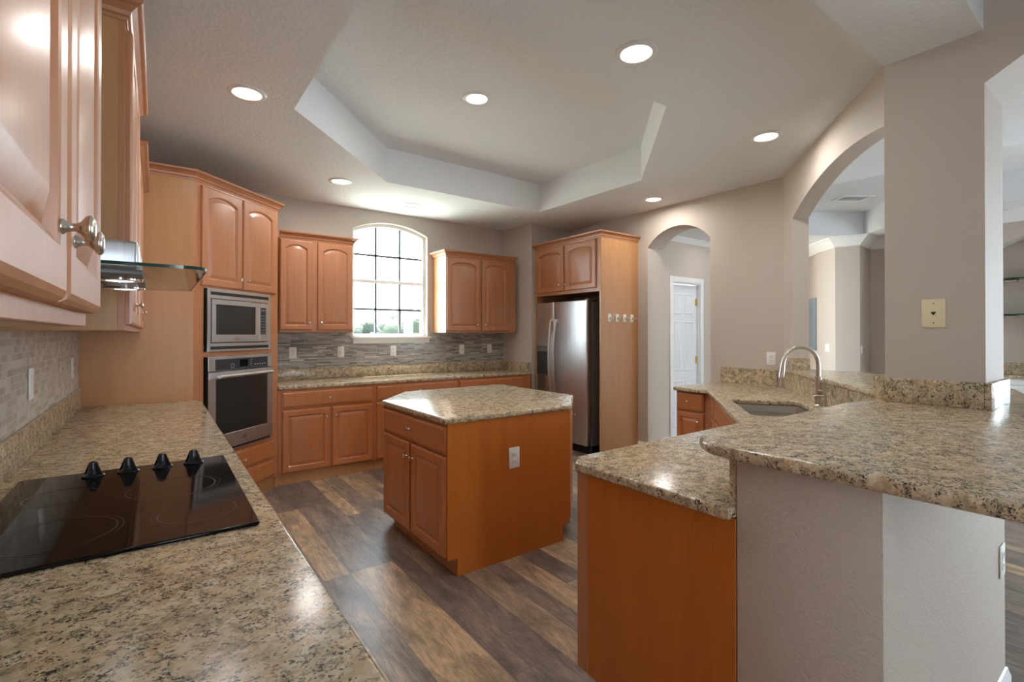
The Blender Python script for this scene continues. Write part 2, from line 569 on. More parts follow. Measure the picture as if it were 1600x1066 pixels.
# ------------------------------------------------------------------ cabinet doors, drawers, knobs
_cache = {}
def front_mesh(w_, h_, kind, mat='wood'):
    key = (round(w_, 3), round(h_, 3), kind, mat)
    if key in _cache:
        return _cache[key]
    bm = BM()
    N = 14
    def loop(inset, y, rise=0.0, top=None):
        x0, x1, z0, z1 = inset, w_ - inset, inset, h_ - inset
        pts = [(x0, z0), (x1, z0)]
        for i in range(N + 1):
            t = i / N
            x = x1 + (x0 - x1) * t
            q = 2 * t - 1
            z = z1 - rise * (1 - math.sqrt(1 - 0.55 * q * q)) / (1 - math.sqrt(0.45))
            pts.append((x, z))
        return [bm.verts.new((px, y, pz)) for px, pz in pts]
    if kind == 'drawer':
        L = [loop(0, 0), loop(0, -0.012), loop(0.003, -0.015), loop(0.010, -0.0165), loop(0.014, -0.020)]
    else:
        s = min(0.058, w_ * 0.17)
        r = 0.040 if kind == 'arch' else 0.0
        L = [loop(0, 0), loop(0, -0.012), loop(0.004, -0.0175), loop(0.010, -0.020), loop(s - 0.010, -0.020, r), loop(s - 0.005, -0.0185, r),
             loop(s, -0.013, r), loop(s + 0.003, -0.009, r), loop(s + 0.007, -0.009, r), loop(s + 0.030, -0.0175, r * 0.95), loop(s + 0.033, -0.018, r * 0.95)]
    for A, B in zip(L, L[1:]):
        n = len(A)
        for i in range(n):
            bm.faces.new((A[i], A[(i + 1) % n], B[(i + 1) % n], B[i]))
    bm.faces.new(L[-1])
    bm.faces.new(L[0][::-1])
    bmesh.ops.recalc_face_normals(bm, faces=bm.faces[:])
    me = mesh_from('cabinet_front', bm, M[mat], 11)
    _cache[key] = me
    return me

_kn = None
def knob(parent, x, y, z, rotz=0.0):
    global _kn
    if _kn is None:
        bm = BM()
        prof = [(0.0088, 0.0), (0.0088, 0.0015), (0.0062, 0.005), (0.0048, 0.009), (0.0048, 0.014), (0.0075, 0.018), (0.0135, 0.0225), (0.0158, 0.026), (0.0158, 0.0285), (0.0125, 0.0315), (0.006, 0.033), (0.0, 0.0333)]
        lathe(bm, [(r * 0.80, h * 0.75) for r, h in prof], Matrix.Rotation(R(90), 4, 'X'), 22)
        _kn = mesh_from('knob', bm, M['nickel'], 50)
    o = bpy.data.objects.new('knob', _kn)
    C.objects.link(o)
    o.parent = parent
    o.location = (x, y, z)
    o.rotation_euler = (0, 0, rotz)
    return o

def front(parent, name, x0, x1, z0, z1, kind='square', kn=None, y=0.0, rotz=0.0, swing=0.0):
    """a door or drawer front on the plane y of its cabinet; kn = (fraction or metres from left, metres from bottom)"""
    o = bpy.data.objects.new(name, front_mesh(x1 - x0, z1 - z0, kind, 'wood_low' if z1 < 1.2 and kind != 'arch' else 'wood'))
    C.objects.link(o)
    o.parent = parent
    o.location = (x0, y, z0)
    o.rotation_euler = (0, 0, rotz + swing)
    if kn:
        knob(o, kn[0], -0.0198, kn[1])
    return o

def cab(label, loc, rotz, w_, depth, h_, toe=0.0, group=None, name='base_cabinet', cat='cabinet', rec=0.06):
    t = thing(name, label, cat, loc, rotz, group)
    bm = BM()
    box(bm, 0, w_, 0, depth, toe, h_, 0.0012, 1)
    obj('carcass', bm, M['panel'], t)
    if toe:
        bm = BM()
        box(bm, 0.0, w_, rec, depth - 0.01, 0.0, toe)
        obj('toe_kick', bm, M['panel'], t)
    return t

ZC, ZT = 2.814, 3.135        # ceiling, tray ceiling
XL, YB, XR = -0.414, 5.447, 4.58
D45 = Vector((0.7815, 0.6239)); N45 = Vector((-0.6239, 0.7815))
def P45(s, n, ):
    p = D45 * s + N45 * n
    return (p.x, p.y)
S_COR = 4.56 * 0.7815 + 2.11 * 0.6239

# ------------------------------------------------------------------ setting
bm = BM(); box(bm, -0.6, 10.2, -3.2, 6.0, -0.12, 0.0)
struct('floor', bm, M['floor'])
bm = BM(); box(bm, XL - 0.15, XL, -2.6, YB + 0.16, 0, 3.3)
struct('wall_left', bm, M['wall'])

# back wall with the arched window opening
WX0, WX1, WZ0, WZS, WZT = 1.775, 2.697, 1.36, 2.585, 2.69
def arch_pts(a0, a1, zs, zt, n=18):
    """arc from (a0, zs) to (a1, zs) with crown zt"""
    hw = (a1 - a0) / 2; r = zt - zs
    rad = (hw * hw + r * r) / (2 * r)
    cz = zt - rad; ca = (a0 + a1) / 2
    th = math.asin(hw / rad)
    return [(ca + rad * math.sin(-th + 2 * th * i / n), cz + rad * math.cos(-th + 2 * th * i / n)) for i in range(n + 1)]
def arch_wall(bm, a0, a1, z0, z1, oa0, oa1, oz0, zs, zt, f0, f1):
    """wall a0..a1 x z0..z1 with an arched opening; f0/f1 map (a,z) to the two faces. Split at the opening so every face stays simple"""
    arc = arch_pts(oa0, oa1, zs, zt)
    pieces = []
    if oa0 > a0: pieces.append([(a0, z0), (oa0, z0), (oa0, zs), (oa0, z1), (a0, z1)])
    if a1 > oa1: pieces.append([(oa1, z0), (a1, z0), (a1, z1), (oa1, z1), (oa1, zs)])
    if oz0 > z0: pieces.append([(oa0, z0), (oa1, z0), (oa1, oz0), (oa0, oz0)])
    for p in pieces:
        extrude2d(bm, [f0(*q) for q in p], [f1(*q) for q in p])
    top = arc + [(oa1, z1), (oa0, z1)]
    extrude2d(bm, [f0(*q) for q in top], [f1(*q) for q in top])
    return bm
bm = BM()
arch_wall(bm, XL - 0.15, 4.0, 0, 3.3, WX0, WX1, WZ0, WZS, WZT, lambda a, z: (a, YB, z), lambda a, z: (a, YB + 0.16, z))
struct('wall_back', bm, M['wall'])
# jog beside the fridge
bm = BM()
prism(bm, [(3.834, YB), (3.905, 4.9), (XR + 0.27, 4.9), (XR + 0.27, YB + 0.16), (3.834, YB + 0.16)], 0, 3.3)
struct('wall_jog', bm, M['wall'])
# right wall with arched passage
bm = BM()
arch_wall(bm, 2.075, 4.9, 0, 3.3, 2.81, 3.597, 0.0, 2.385, 2.575, lambda a, z: (XR, a, z), lambda a, z: (XR + 0.275, a, z))
struct('wall_right', bm, M['wall'])
# angled pass-through wall: knee wall below the bar, arched header above
nW = -1.225
sJ = 4.38 * 0.7815 + 1.91 * 0.6239      # left jamb
sC = 2.74 * 0.7815 + 0.66 * 0.6239
bm = BM()
f0 = lambda s, z: (*P45(s, nW), z)
f1 = lambda s, z: (*P45(s, nW - 0.125), z)
arch_wall(bm, sC - 0.02, S_COR + 0.16, 1.0885, 3.3, sC, sJ, 1.0885, 2.375, 2.548, f0, f1)
struct('wall_angled', bm, M['wall'])
bm = BM()
prism(bm, [P45(sC + 0.06, nW), P45(S_COR + 0.05, nW), P45(S_COR + 0.16, nW - 0.125), P45(sC + 0.06, nW - 0.125)], 0, 1.051)
struct('wall_knee', bm, M['wall'])
# pony wall under the breakfast bar
bm = BM(); box(bm, 1.302, 2.60, 0.383, 0.722, 0, 1.051, 0.004)
struct('wall_pony', bm, M['wall_tex'])
# column, and the arch that runs off it to the right
bm = BM(); prism(bm, [(2.702, 0.452), (3.05, 0.452), (3.05, 0.78), (2.94, 0.786), (2.702, 0.786)], 1.0885, 3.3)
struct('wall_column', bm, M['wall'])
bm = BM()
arch_wall(bm, -2.6, 0.452, 0, 3.3, -2.2, 0.4505, 0.0, 2.41, 2.80, lambda a, z: (2.702, a, z), lambda a, z: (3.05, a, z))
struct('wall_arch', bm, M['wall'])
# beam between kitchen and the room at right
bm = BM(); box(bm, -0.414, 2.702, 0.452, 0.788, 2.628, 3.3)
beam_cut = bm
bm2 = BM(); box(bm2, 1.15, 2.702, 0.452, 0.788, 2.628, 3.3)
bm.free()
struct('wall_beam', bm2, M['ceiling'])

# ceiling with the tray
TR = [(0.694, 1.87), (2.565, 1.87), (3.62, 2.915), (3.60, 4.372), (1.733, 4.350), (0.698, 3.280)]
bm = BM()
slab(bm, [(XL - 0.1, -2.6), (1.15, -2.6), (1.15, 0.60), (2.72, 0.54), (3.05, 0.76), (XR + 0.12, 2.03), (XR + 0.12, YB + 0.1), (XL - 0.1, YB + 0.1)], ZC, ZC + 0.004, [TR], 0.001)
struct('ceiling', bm, M['ceiling'])
bm = BM()
cen = Vector((2.2, 3.1))
TO = [tuple(Vector(p) + (Vector(p) - cen).normalized() * 0.10) for p in TR]
n = len(TR)
for i in range(n):
    j = (i + 1) % n
    prism(bm, [TR[i], TR[j], TO[j], TO[i]], ZC + 0.004, ZT + 0.02)
struct('ceiling_tray_side', bm, M['tray'])
bm = BM(); prism(bm, TO, ZT, ZT + 0.06)
struct('ceiling_tray_top', bm, M['ceiling'])
# unseen slab over everything, added to keep the sun off the ceilings
bm = BM(); box(bm, XL - 0.16, 10.2, -2.6, YB + 0.17, 3.3, 3.36)
struct('sun_block_roof', bm, M['stucco'])

bm = BM()
box(bm, XL - 0.15, 0.15, -2.75, -2.6, 0, 3.3); box(bm, 0.62, 6.0, -2.75, -2.6, 0, 3.3); box(bm, 0.15, 0.62, -2.75, -2.6, 2.1, 3.3); box(bm, 6.0, 10.2, -2.75, -2.6, 2.0, 3.3); box(bm, 7.2, 10.2, -2.75, -2.6, 0, 2.0)
struct('wall_light_block', bm, M['wall'])  # unseen wall, added; its openings are sized for the daylight let in
# back splashes
bm = BM(); box(bm, XL, XL + 0.008, -1.2, 4.2, 1.044, 1.41)
struct('trim_1', bm, M['mosaic_left'])
bm = BM()
box(bm, 0.90, WX0 - 0.03, YB - 0.008, YB, 1.03, 1.412)
box(bm, WX0 - 0.03, WX1 + 0.03, YB - 0.008, YB, 1.03, 1.30)
box(bm, WX1 + 0.03, 3.834, YB - 0.008, YB, 1.03, 1.412)
struct('trim_2', bm, M['mosaic_back'])
# baseboards
BB = [(0, 0), (0.014, 0), (0.014, 0.10), (0.009, 0.115), (0.006, 0.13), (0, 0.133)]
bm = BM(); moulding(bm, [(1.302, 0.383), (2.60, 0.383), (2.60, 0.722)], BB, 0)
struct('baseboard_pony', bm, M['white'])
bm = BM(); moulding(bm, [(XR, 3.74), (XR, 3.597), (XR + 0.275, 3.597)], BB, 0, sign=1)
struct('baseboard_right', bm, M['white'])

# ------------------------------------------------------------------ window
win = bpy.data.objects.new('window_1', None); C.objects.link(win)
win.location = (0, 0, 0); win['kind'] = 'structure'
yg = YB + 0.10
def ring(bm, outer, inner, y0, y1):
    n = len(outer)
    for i in range(n):
        j = (i + 1) % n
        extrude2d(bm, [(outer[i][0], y0, outer[i][1]), (outer[j][0], y0, outer[j][1]), (inner[j][0], y0, inner[j][1]), (inner[i][0], y0, inner[i][1])],
                  [(outer[i][0], y1, outer[i][1]), (outer[j][0], y1, outer[j][1]), (inner[j][0], y1, inner[j][1]), (inner[i][0], y1, inner[i][1])])
def outline(ins):
    return [(WX0 + ins, WZ0 + ins), (WX1 - ins, WZ0 + ins)] + arch_pts(WX0 + ins, WX1 - ins, WZS - ins * 0.6, WZT - ins)[::-1]
bm = BM(); ring(bm, outline(0.0), outline(0.035), yg - 0.03, yg + 0.04)
obj('window_frame', bm, M['white'], win)
bm = BM(); box(bm, WX0 + 0.03, WX1 - 0.03, yg - 0.02, yg + 0.03, 1.985, 2.025, 0.004)
obj('meeting_rail', bm, M['white'], win)
M['muntin'] = newmat('grey muntin bars', (0.12, 0.13, 0.15), 0.4)[0]
bm = BM()
for x in (2.075, 2.375):
    box(bm, x - 0.012, x + 0.012, yg - 0.004, yg + 0.012, WZ0 + 0.03, WZT - 0.032)
for z in (1.68, 2.31):
    box(bm, WX0 + 0.03, WX1 - 0.03, yg - 0.004, yg + 0.012, z - 0.012, z + 0.012)
obj('muntin_grid', bm, M['muntin'], win)
bm = BM(); o_ = outline(0.034)
extrude2d(bm, [(a, yg + 0.018, z) for a, z in o_], [(a, yg + 0.021, z) for a, z in o_])
obj('window_pane', bm, M['glass'], win)
bm = BM()
box(bm, WX0 - 0.028, WX1 + 0.035, YB - 0.045, YB, WZ0 - 0.022, WZ0, 0.004)
box(bm, WX0 + 0.002, WX1 - 0.002, YB - 0.01, yg - 0.03, WZ0 - 0.001, WZ0 + 0.012)
apron = [(0, 0), (0.012, 0), (0.016, 0.01), (0.03, 0.05), (0.034, 0.055), (0, 0.055)]
moulding(bm, [(WX0 - 0.005, YB - 0.009), (WX1 + 0.012, YB - 0.009)], apron, WZ0 - 0.077)
obj('window_sill', bm, M['white'], win)

# ------------------------------------------------------------------ hallway beyond the arch
YH = 3.65
bm = BM()
box(bm, XR + 0.275, 5.13, YH, YH + 0.12, 0, 3.3)
box(bm, 5.70, 7.2, YH, YH + 0.12, 0, 3.3)
box(bm, 5.13, 5.70, YH, YH + 0.12, 2.035, 3.3)
struct('wall_hall', bm, M['wall'])
bm = BM(); box(bm, XR + 0.275, 6.6, 2.75, YH, 2.60, 2.66)
struct('ceiling_hall', bm, M['ceiling'])
bm = BM(); moulding(bm, [(6.6, YH), (XR + 0.275, YH)], [(0, 0), (0.01, 0), (0.05, 0.05), (0.05, 0.065), (0, 0.065)], 2.535, sign=-1)
struct('trim_3', bm, M['white'])
bm = BM()
for x0, x1, z0, z1 in ((5.06, 5.13, 0, 2.105), (5.70, 5.77, 0, 2.105), (5.13, 5.70, 2.035, 2.105)):
    box(bm, x0, x1, YH - 0.018, YH, z0, z1, 0.004)
box(bm, 5.13, 5.142, YH, YH + 0.12, 0, 2.035); box(bm, 5.688, 5.70, YH, YH + 0.12, 0, 2.035); box(bm, 5.142, 5.688, YH, YH + 0.12, 2.023, 2.035)
struct('trim_4', bm, M['white'])
bm = BM(); moulding(bm, [(5.06, YH), (XR + 0.275, YH)], BB, 0, sign=-1)
struct('baseboard_hall', bm, M['white'])

dr = bpy.data.objects.new('door_1', None); C.objects.link(dr)
dr['kind'] = 'structure'
dr.location = (5.686, YH + 0.035, 0.012); dr.rotation_euler = (0, 0, R(-2.5))
W_D, H_D = 0.54, 2.005
def panel_door():
    bm = BM()
    box(bm, -W_D, 0, 0, 0.035, 0, H_D, 0.002, 1)
    xs = [(-W_D + 0.085, -W_D / 2 - 0.03), (-W_D / 2 + 0.03, -0.085)]
    zs = [(0.22, 0.78), (0.92, 1.53), (1.64, 1.88)]
    for x0, x1 in xs:
        for z0, z1 in zs:
            L = []
            for ins, y in ((-0.012, 0.0), (0.0, -0.006), (0.006, -0.002), (0.022, -0.0015), (0.04, -0.007)):
                L.append([bm.verts.new(p) for p in ((x0 + ins, y, z0 + ins), (x1 - ins, y, z0 + ins), (x1 - ins, y, z1 - ins), (x0 + ins, y, z1 - ins))])
            for A, B in zip(L, L[1:]):
                for i in range(4):
                    bm.faces.new((A[i], A[(i + 1) % 4], B[(i + 1) % 4], B[i]))
            bm.faces.new(L[-1])
    bmesh.ops.recalc_face_normals(bm, faces=bm.faces[:])
    return bm
obj('door_leaf', panel_door(), M['door_white'], dr)
for z in (0.28, 1.04, 1.79):
    bm = BM(); box(bm, -0.03, 0.012, -0.004, 0.004, z - 0.045, z + 0.045, 0.001, 1)
    tube(bm, [(0.0, -0.006, z - 0.048), (0.0, -0.006, z + 0.048)], 0.006, 10)
    obj('hinge', bm, M['brass'], dr)

# ------------------------------------------------------------------ room beyond the pass-through
FW = [(8.9, 4.6), (8.88, 3.66), (8.44, 3.32), (8.12, 2.97), (8.19, 2.68), (8.76, 2.73), (8.85, 2.44), (8.85, 1.9), (8.0, 1.6)]
bm = BM()
prism(bm, FW + [(8.0, 1.45), (9.2, 1.45), (9.2, 4.6)], 0, ZC)
struct('wall_far', bm, M['wall'])
bm = BM()
moulding(bm, FW[1:], [(0, 0), (0.012, 0), (0.02, 0.02), (0.10, 0.11), (0.12, 0.12), (0.12, 0.14), (0, 0.14)], ZC - 0.14, sign=1)
struct('trim_5', bm, M['white'], angle=12)
FT = [(5.2, 0.1), (7.4, 0.1), (7.4, 1.9), (8.22, 2.64), (6.9, 3.60), (5.2, 2.5)]
bm = BM()
slab(bm, [(3.06, -2.6), (9.2, -2.6), (9.2, 4.6), (6.62, 4.6), (6.62, 2.74), (XR + 0.12, 2.74), (XR + 0.12, 2.02), (3.06, 0.80)], ZC, ZC + 0.004, [FT], 0.001)
struct('ceiling_far', bm, M['tray'])
bm = BM()
cen = Vector((6.5, 1.8)); FO = [tuple(Vector(p) + (Vector(p) - cen).normalized() * 0.12) for p in FT]
for i in range(len(FT)):
    j = (i + 1) % len(FT)
    prism(bm, [FT[i], FT[j], FO[j], FO[i]], ZC + 0.004, 3.17)
prism(bm, FO, 3.15, 3.2)
struct('ceiling_far_tray', bm, M['tray'])
bm = BM(); box(bm, 1.15, 2.702, -2.6, 0.452, 3.12, 3.2)
struct('ceiling_family', bm, M['ceiling'])
bm = BM(); box(bm, 7.2, 8.9, 4.5, 4.62, 0, 3.2)
struct('wall_far_end', bm, M['wall'])

# niche wall with glass shelves, seen past the column
bm = BM()
arch_wall(bm, 0.0, 1.46, 0, ZC, 0.35, 1.35, 0.0, 2.30, 2.52, lambda a, z: (7.9, a, z), lambda a, z: (8.22, a, z))
struct('wall_niche', bm, M['wall'])
bm = BM(); box(bm, 8.22, 8.26, 0.2, 1.46, 0, ZC)
struct('wall_niche_back', bm, M['wall'])
bm = BM(); moulding(bm, [(7.9, 1.46), (7.9, 0.0)], [(0, 0), (0.012, 0), (0.02, 0.02), (0.10, 0.11), (0.12, 0.12), (0.12, 0.14), (0, 0.14)], ZC - 0.14, sign=1)
struct('trim_6', bm, M['white'])
for z, lb in ((2.03, 'upper glass shelf on metal brackets in the arched niche past the column'), (1.61, 'lower glass shelf on metal brackets in the arched niche past the column')):
    t = thing('glass_shelf', lb, 'shelf', (8.08, 0.85, z), 0, 'glass shelves in the niche')
    bm = BM(); box(bm, -0.13, 0.138, -0.495, 0.495, 0, 0.012)
    obj('shelf_pane', bm, M['glass_edge'], t)
    for y in (-0.30, 0.28):
        bm = BM(); box(bm, -0.02, 0.138, y - 0.05, y + 0.05, -0.03, 0, 0.004)
        obj('bracket', bm, M['nickel'], t)
t = cab('white base cabinet in the arched niche past the column', (7.93, 1.345, 0), R(-90), 0.99, 0.28, 0.879, 0.1)
for ch in t.children: ch.data.materials[0] = M['white']
for a, b in ((0.01, 0.49), (0.50, 0.98)):
    o = front(t, 'door', a, b, 0.12, 0.86, 'square', (0.44 if a < 0.2 else 0.04, 0.64))
    o.data = o.data.copy(); o.data.materials[0] = M['white']
bm = BM(); slab(bm, [(7.90, 0.355), (8.215, 0.355), (8.215, 1.345), (7.90, 1.345)], 0.88, 0.915)
t = obj('granite_worktop', bm, M['granite']); tag(t, 'small granite worktop with splash on the white niche cabinet', 'worktop')
bm = BM(); box(bm, 8.195, 8.215, 0.36, 1.34, 0.915, 1.05)
obj('backsplash', bm, M['granite'], t)

# framed panel and switches on the far walls
def plate(name, label, cat, p, rotz, w_, h_, kind, mat='plastic', group=None):
    """a wall plate centred at p whose face looks along local -y"""
    t = thing(name, label, cat, p, rotz, group)
    bm = BM(); box(bm, -w_ / 2, w_ / 2, -0.005, 0.0, -h_ / 2, h_ / 2, 0.002, 2)
    obj('plate', bm, M[mat], t)
    if kind == 'duplex':
        for dz in (-0.02, 0.02):
            bm = BM(); box(bm, -0.017, 0.017, -0.0075, -0.004, dz - 0.0135, dz + 0.0135, 0.002)
            s = obj('socket', bm, M[mat], t)
            bm = BM()
            for dx in (-0.006, 0.006): box(bm, dx - 0.0012, dx + 0.0012, -0.0079, -0.0074, dz - 0.001, dz + 0.008)
            box(bm, -0.002, 0.002, -0.0079, -0.0074, dz - 0.009, dz - 0.005)
            obj('slots', bm, M['dark'], s)
    elif kind == 'gfci':
        bm = BM(); box(bm, -0.017, 0.017, -0.0075, -0.004, -0.034, 0.034, 0.002)
        s = obj('socket', bm, M[mat], t)
        bm = BM()
        for dz in (-0.021, 0.021):
            for dx in (-0.006, 0.006): box(bm, dx - 0.0012, dx + 0.0012, -0.0079, -0.0074, dz - 0.004, dz + 0.005)
        box(bm, -0.009, 0.009, -0.0085, -0.0074, 0.002, 0.007); box(bm, -0.009, 0.009, -0.0085, -0.0074, -0.007, -0.002)
        obj('slots', bm, M['marks'], s)
    elif kind in ('rocker', 'rocker2'):
        for dx in ((0,) if kind == 'rocker' else (-0.023, 0.023)):
            bm = BM(); box(bm, dx - 0.016, dx + 0.016, -0.0085, -0.004, -0.033, 0.033, 0.002)
            obj('rocker', bm, M[mat], t)
    elif kind == 'phone':
        bm = BM()
        extrude2d(bm, [(a, -0.0054, z) for a, z in ((-0.008, 0.006), (-0.008, 0.0), (0, -0.009), (0.008, 0.0), (0.008, 0.006))],
                  [(a, -0.003, z) for a, z in ((-0.008, 0.006), (-0.008, 0.0), (0, -0.009), (0.008, 0.0), (0.008, 0.006))])
        obj('jack', bm, M['dark'], t)
        for dz in (-0.042, 0.042):
            bm = BM(); lathe(bm, [(0.0032, 0), (0.0028, 0.0012), (0, 0.0014)], Matrix.Translation((0, -0.005, dz)) @ Matrix.Rotation(R(90), 4, 'X'), 12)
            obj('screw', bm, M['nickel'], t)
    return t
def facing(dx, dy):
    """rotation that turns local -y to (dx, dy)"""
    return math.atan2(dx, -dy)
v = Vector((8.12 - 8.44, 2.97 - 3.32)).normalized(); nf = Vector((-v.y, v.x)); nf = -nf if nf.dot(Vector((-1, -0.3))) < 0 else nf
p = Vector((8.44, 3.32)) + v * 0.26
plate('switch_plate', 'double white switch plate on the shaded far wall seen through the arched pass-through', 'switch', (p.x, p.y, 1.18), facing(nf.x, nf.y), 0.117, 0.117, 'rocker2')
v = Vector((8.76 - 8.19, 2.73 - 2.68)).normalized(); p = Vector((8.19, 2.68)) + v * 0.10
plate('switch_plate', 'single white switch plate on the bright corner of the far wall', 'switch', (p.x, p.y, 1.16), facing(v.y, -v.x), 0.07, 0.117, 'rocker')
p = Vector((8.88, 3.66)); v = (Vector((8.44, 3.32)) - p).normalized(); nf = Vector((-v.y, v.x)); nf = -nf if nf.x > 0 else nf
q = p + v * 0.25
t = thing('wall_panel', 'grey blue upright panel on the far wall beside the pass-through jamb', 'panel', (q.x, q.y, 1.13), facing(nf.x, nf.y))
bm = BM(); box(bm, -0.22, 0.22, -0.02, 0.0, 0, 0.84, 0.004)
obj('board', bm, M['picture'], t)

# air vent in the far tray ceiling
t = thing('air_vent', 'white slatted air vent in the far tray ceiling', 'vent', (7.25, 2.45, 3.1495), R(-36))
bm = BM(); ring_ = [(-0.2, -0.12), (0.2, -0.12), (0.2, 0.12), (-0.2, 0.12)]
for x0, x1, y0, y1 in ((-0.2, 0.2, -0.12, -0.09), (-0.2, 0.2, 0.09, 0.12), (-0.2, -0.16, -0.09, 0.09), (0.16, 0.2, -0.09, 0.09)):
    box(bm, x0, x1, y0, y1, -0.012, 0.0)
obj('frame', bm, M['white'], t)
bm = BM(); box(bm, -0.16, 0.16, -0.09, 0.09, -0.003, 0.0)
obj('duct_opening', bm, M['dark'], t)
bm = BM()
for k in range(3): box(bm, -0.16, 0.16, -0.05 + k * 0.048, -0.046 + k * 0.048, -0.008, -0.003)
obj('slats', bm, M['white'], t)

# ------------------------------------------------------------------ recessed lights
LIGHTS = [(0.426, 3.222, ZC, 1, 'recessed ceiling light nearest the left wall cabinets, left of the tray'),
          (1.375, 4.576, ZC, 1, 'lit recessed light beyond the tray, left of the window'),
          (2.276, 4.976, ZC, 0, 'unlit recessed light in the ceiling above the window'),
          (3.593, 4.667, ZC, 0, 'unlit recessed light in the back right corner near the fridge'),
          (1.948, 1.599, ZC, 1, 'largest recessed ceiling light, right of the tray near the camera'),
          (3.53, 1.728, ZC, 1, 'recessed ceiling light nearest the angled arched pass-through'),
          (4.219, 3.237, ZC, 1, 'recessed ceiling light in front of the arched hallway passage'),
          (1.904, 3.039, ZT, 1, 'warm recessed light in the raised tray ceiling above the island')]
for i, (x, y, z, on, lb) in enumerate(LIGHTS):
    t = thing('recessed_light', lb, 'ceiling light', (x, y, z), 0, 'recessed ceiling lights')
    bm = BM()
    lathe(bm, [(0.105, 0.0), (0.105, -0.004), (0.098, -0.009), (0.080, -0.010), (0.074, -0.004), (0.074, -0.0005)], n=36)
    obj('trim_ring', bm, M['white'], t)
    bm = BM()
    lathe(bm, [(0.073, -0.0008), (0.066, -0.005), (0.0, -0.006)], n=32)
    obj('diffuser', bm, M['lamp'] if on else M['lamp_off'], t)
    if on:
        ld = bpy.data.lights.new('bulb', 'AREA')
        ld.shape = 'DISK'; ld.size = 0.13
        ld.energy = 5.5
        ld.color = (1.0, 0.96, 0.91)
        ld.spread = R(175)
        lo = bpy.data.objects.new('bulb', ld); C.objects.link(lo)
        lo.parent = t; lo.location = (0, 0, -0.015)
# unseen fill added to brighten the hall
ld = bpy.data.lights.new('hall fill light', 'AREA'); ld.shape = 'DISK'; ld.size = 0.4; ld.energy = 2; ld.color = (1, 0.95, 0.88)
lo = bpy.data.objects.new('hall fill light', ld); C.objects.link(lo); lo.location = (5.6, 3.15, 2.585)

# ------------------------------------------------------------------ left run: base cabinets, worktop, cooktop
xf = 0.228
edges = [-0.95, -0.15, 0.65, 1.35, 2.25, 3.05, 3.70]
lbs = ['maple base cabinet furthest behind the camera under the left worktop', 'second maple base cabinet under the near end of the left worktop', 'maple base cabinet just before the cooktop under the left worktop',
       'maple base cabinet directly under the cooktop', 'maple base cabinet just past the cooktop under the left worktop', 'narrow maple base cabinet next to the oven tower']
for a, b, lb in zip(edges, edges[1:], lbs):
    t = cab(lb, (xf, a, 0), R(90), b - a - 0.002, 0.63, 0.877, 0.1, 'left run base cabinets')
    W_ = b - a - 0.002; h = W_ / 2
    front(t, 'drawer', 0.02, W_ - 0.02, 0.715, 0.858, 'drawer', (W_ / 2 - 0.02, 0.07))
    front(t, 'door', 0.02, h - 0.004, 0.115, 0.69, 'square', (h - 0.06, 0.50))
    front(t, 'door', h + 0.004, W_ - 0.02, 0.115, 0.69, 'square', (0.035, 0.50))
bm = BM(); slab(bm, [(XL + 0.001, -1.2), (0.262, -1.2), (0.262, 4.195), (XL + 0.001, 4.195)], 0.879, 0.914)
wt = obj('granite_worktop', bm, M['granite']); tag(wt, 'long speckled granite worktop along the left wall holding the cooktop', 'worktop')
bm = BM(); box(bm, XL + 0.001, XL + 0.021, -1.2, 4.195, 0.9145, 1.043, 0.002)
obj('backsplash', bm, M['granite'], wt)

t = thing('cooktop', 'black glass electric cooktop with four knobs on the left worktop', 'cooktop', (-0.07, 1.775, 0.9145))
bm = BM(); slab(bm, round_poly([(-0.285, -0.415), (0.282, -0.415), (0.282, 0.415), (-0.285, 0.415)], 0.012), 0.0, 0.008, bev=0.003)
obj('glass_top', bm, M['black_glass'], t)
def flat_ring(bm, cx, cy, r0, r1, z, n=48):
    a = [bm.verts.new((cx + r0 * math.cos(6.28318 * i / n), cy + r0 * math.sin(6.28318 * i / n), z)) for i in range(n)]
    b = [bm.verts.new((cx + r1 * math.cos(6.28318 * i / n), cy + r1 * math.sin(6.28318 * i / n), z)) for i in range(n)]
    for i in range(n):
        bm.faces.new((a[i], b[i], b[(i + 1) % n], a[(i + 1) % n]))
for cx, cy, r in ((0.11, 0.05, 0.115), (0.16, -0.24, 0.09), (-0.15, 0.13, 0.085), (-0.12, -0.22, 0.115)):
    bm = BM(); flat_ring(bm, cx, cy, r - 0.004, r, 0.0084); flat_ring(bm, cx, cy, r + 0.010, r + 0.0115, 0.0084)
    obj('burner_ring', bm, M['ring'], t)
for x in (-0.098, -0.007, 0.088, 0.180):
    bm = BM()
    lathe(bm, [(0.030, 0.008), (0.031, 0.011), (0.029, 0.0135), (0.020, 0.016), (0.0165, 0.020), (0.0125, 0.034), (0.0105, 0.050), (0.0095, 0.055), (0.006, 0.057), (0, 0.0572)], Matrix.Translation((x, 0.345, 0)), 24)
    k = bmesh.new(); bmesh.ops.create_cube(k, size=1)
    for v in k.verts: v.co = Vector((v.co.x * 0.010, v.co.y * (0.060 if v.co.z < 0 else 0.022), 0.0335 + v.co.z * 0.045))
    bmesh.ops.bevel(k, geom=k.edges[:], offset=0.0025, segments=2, affect='EDGES')
    join(bm, k, Matrix.Translation((x, 0.345, 0)) @ Matrix.Rotation(R(55), 4, 'Z'))
    kb = obj('knob', bm, M['black_plastic'], t)

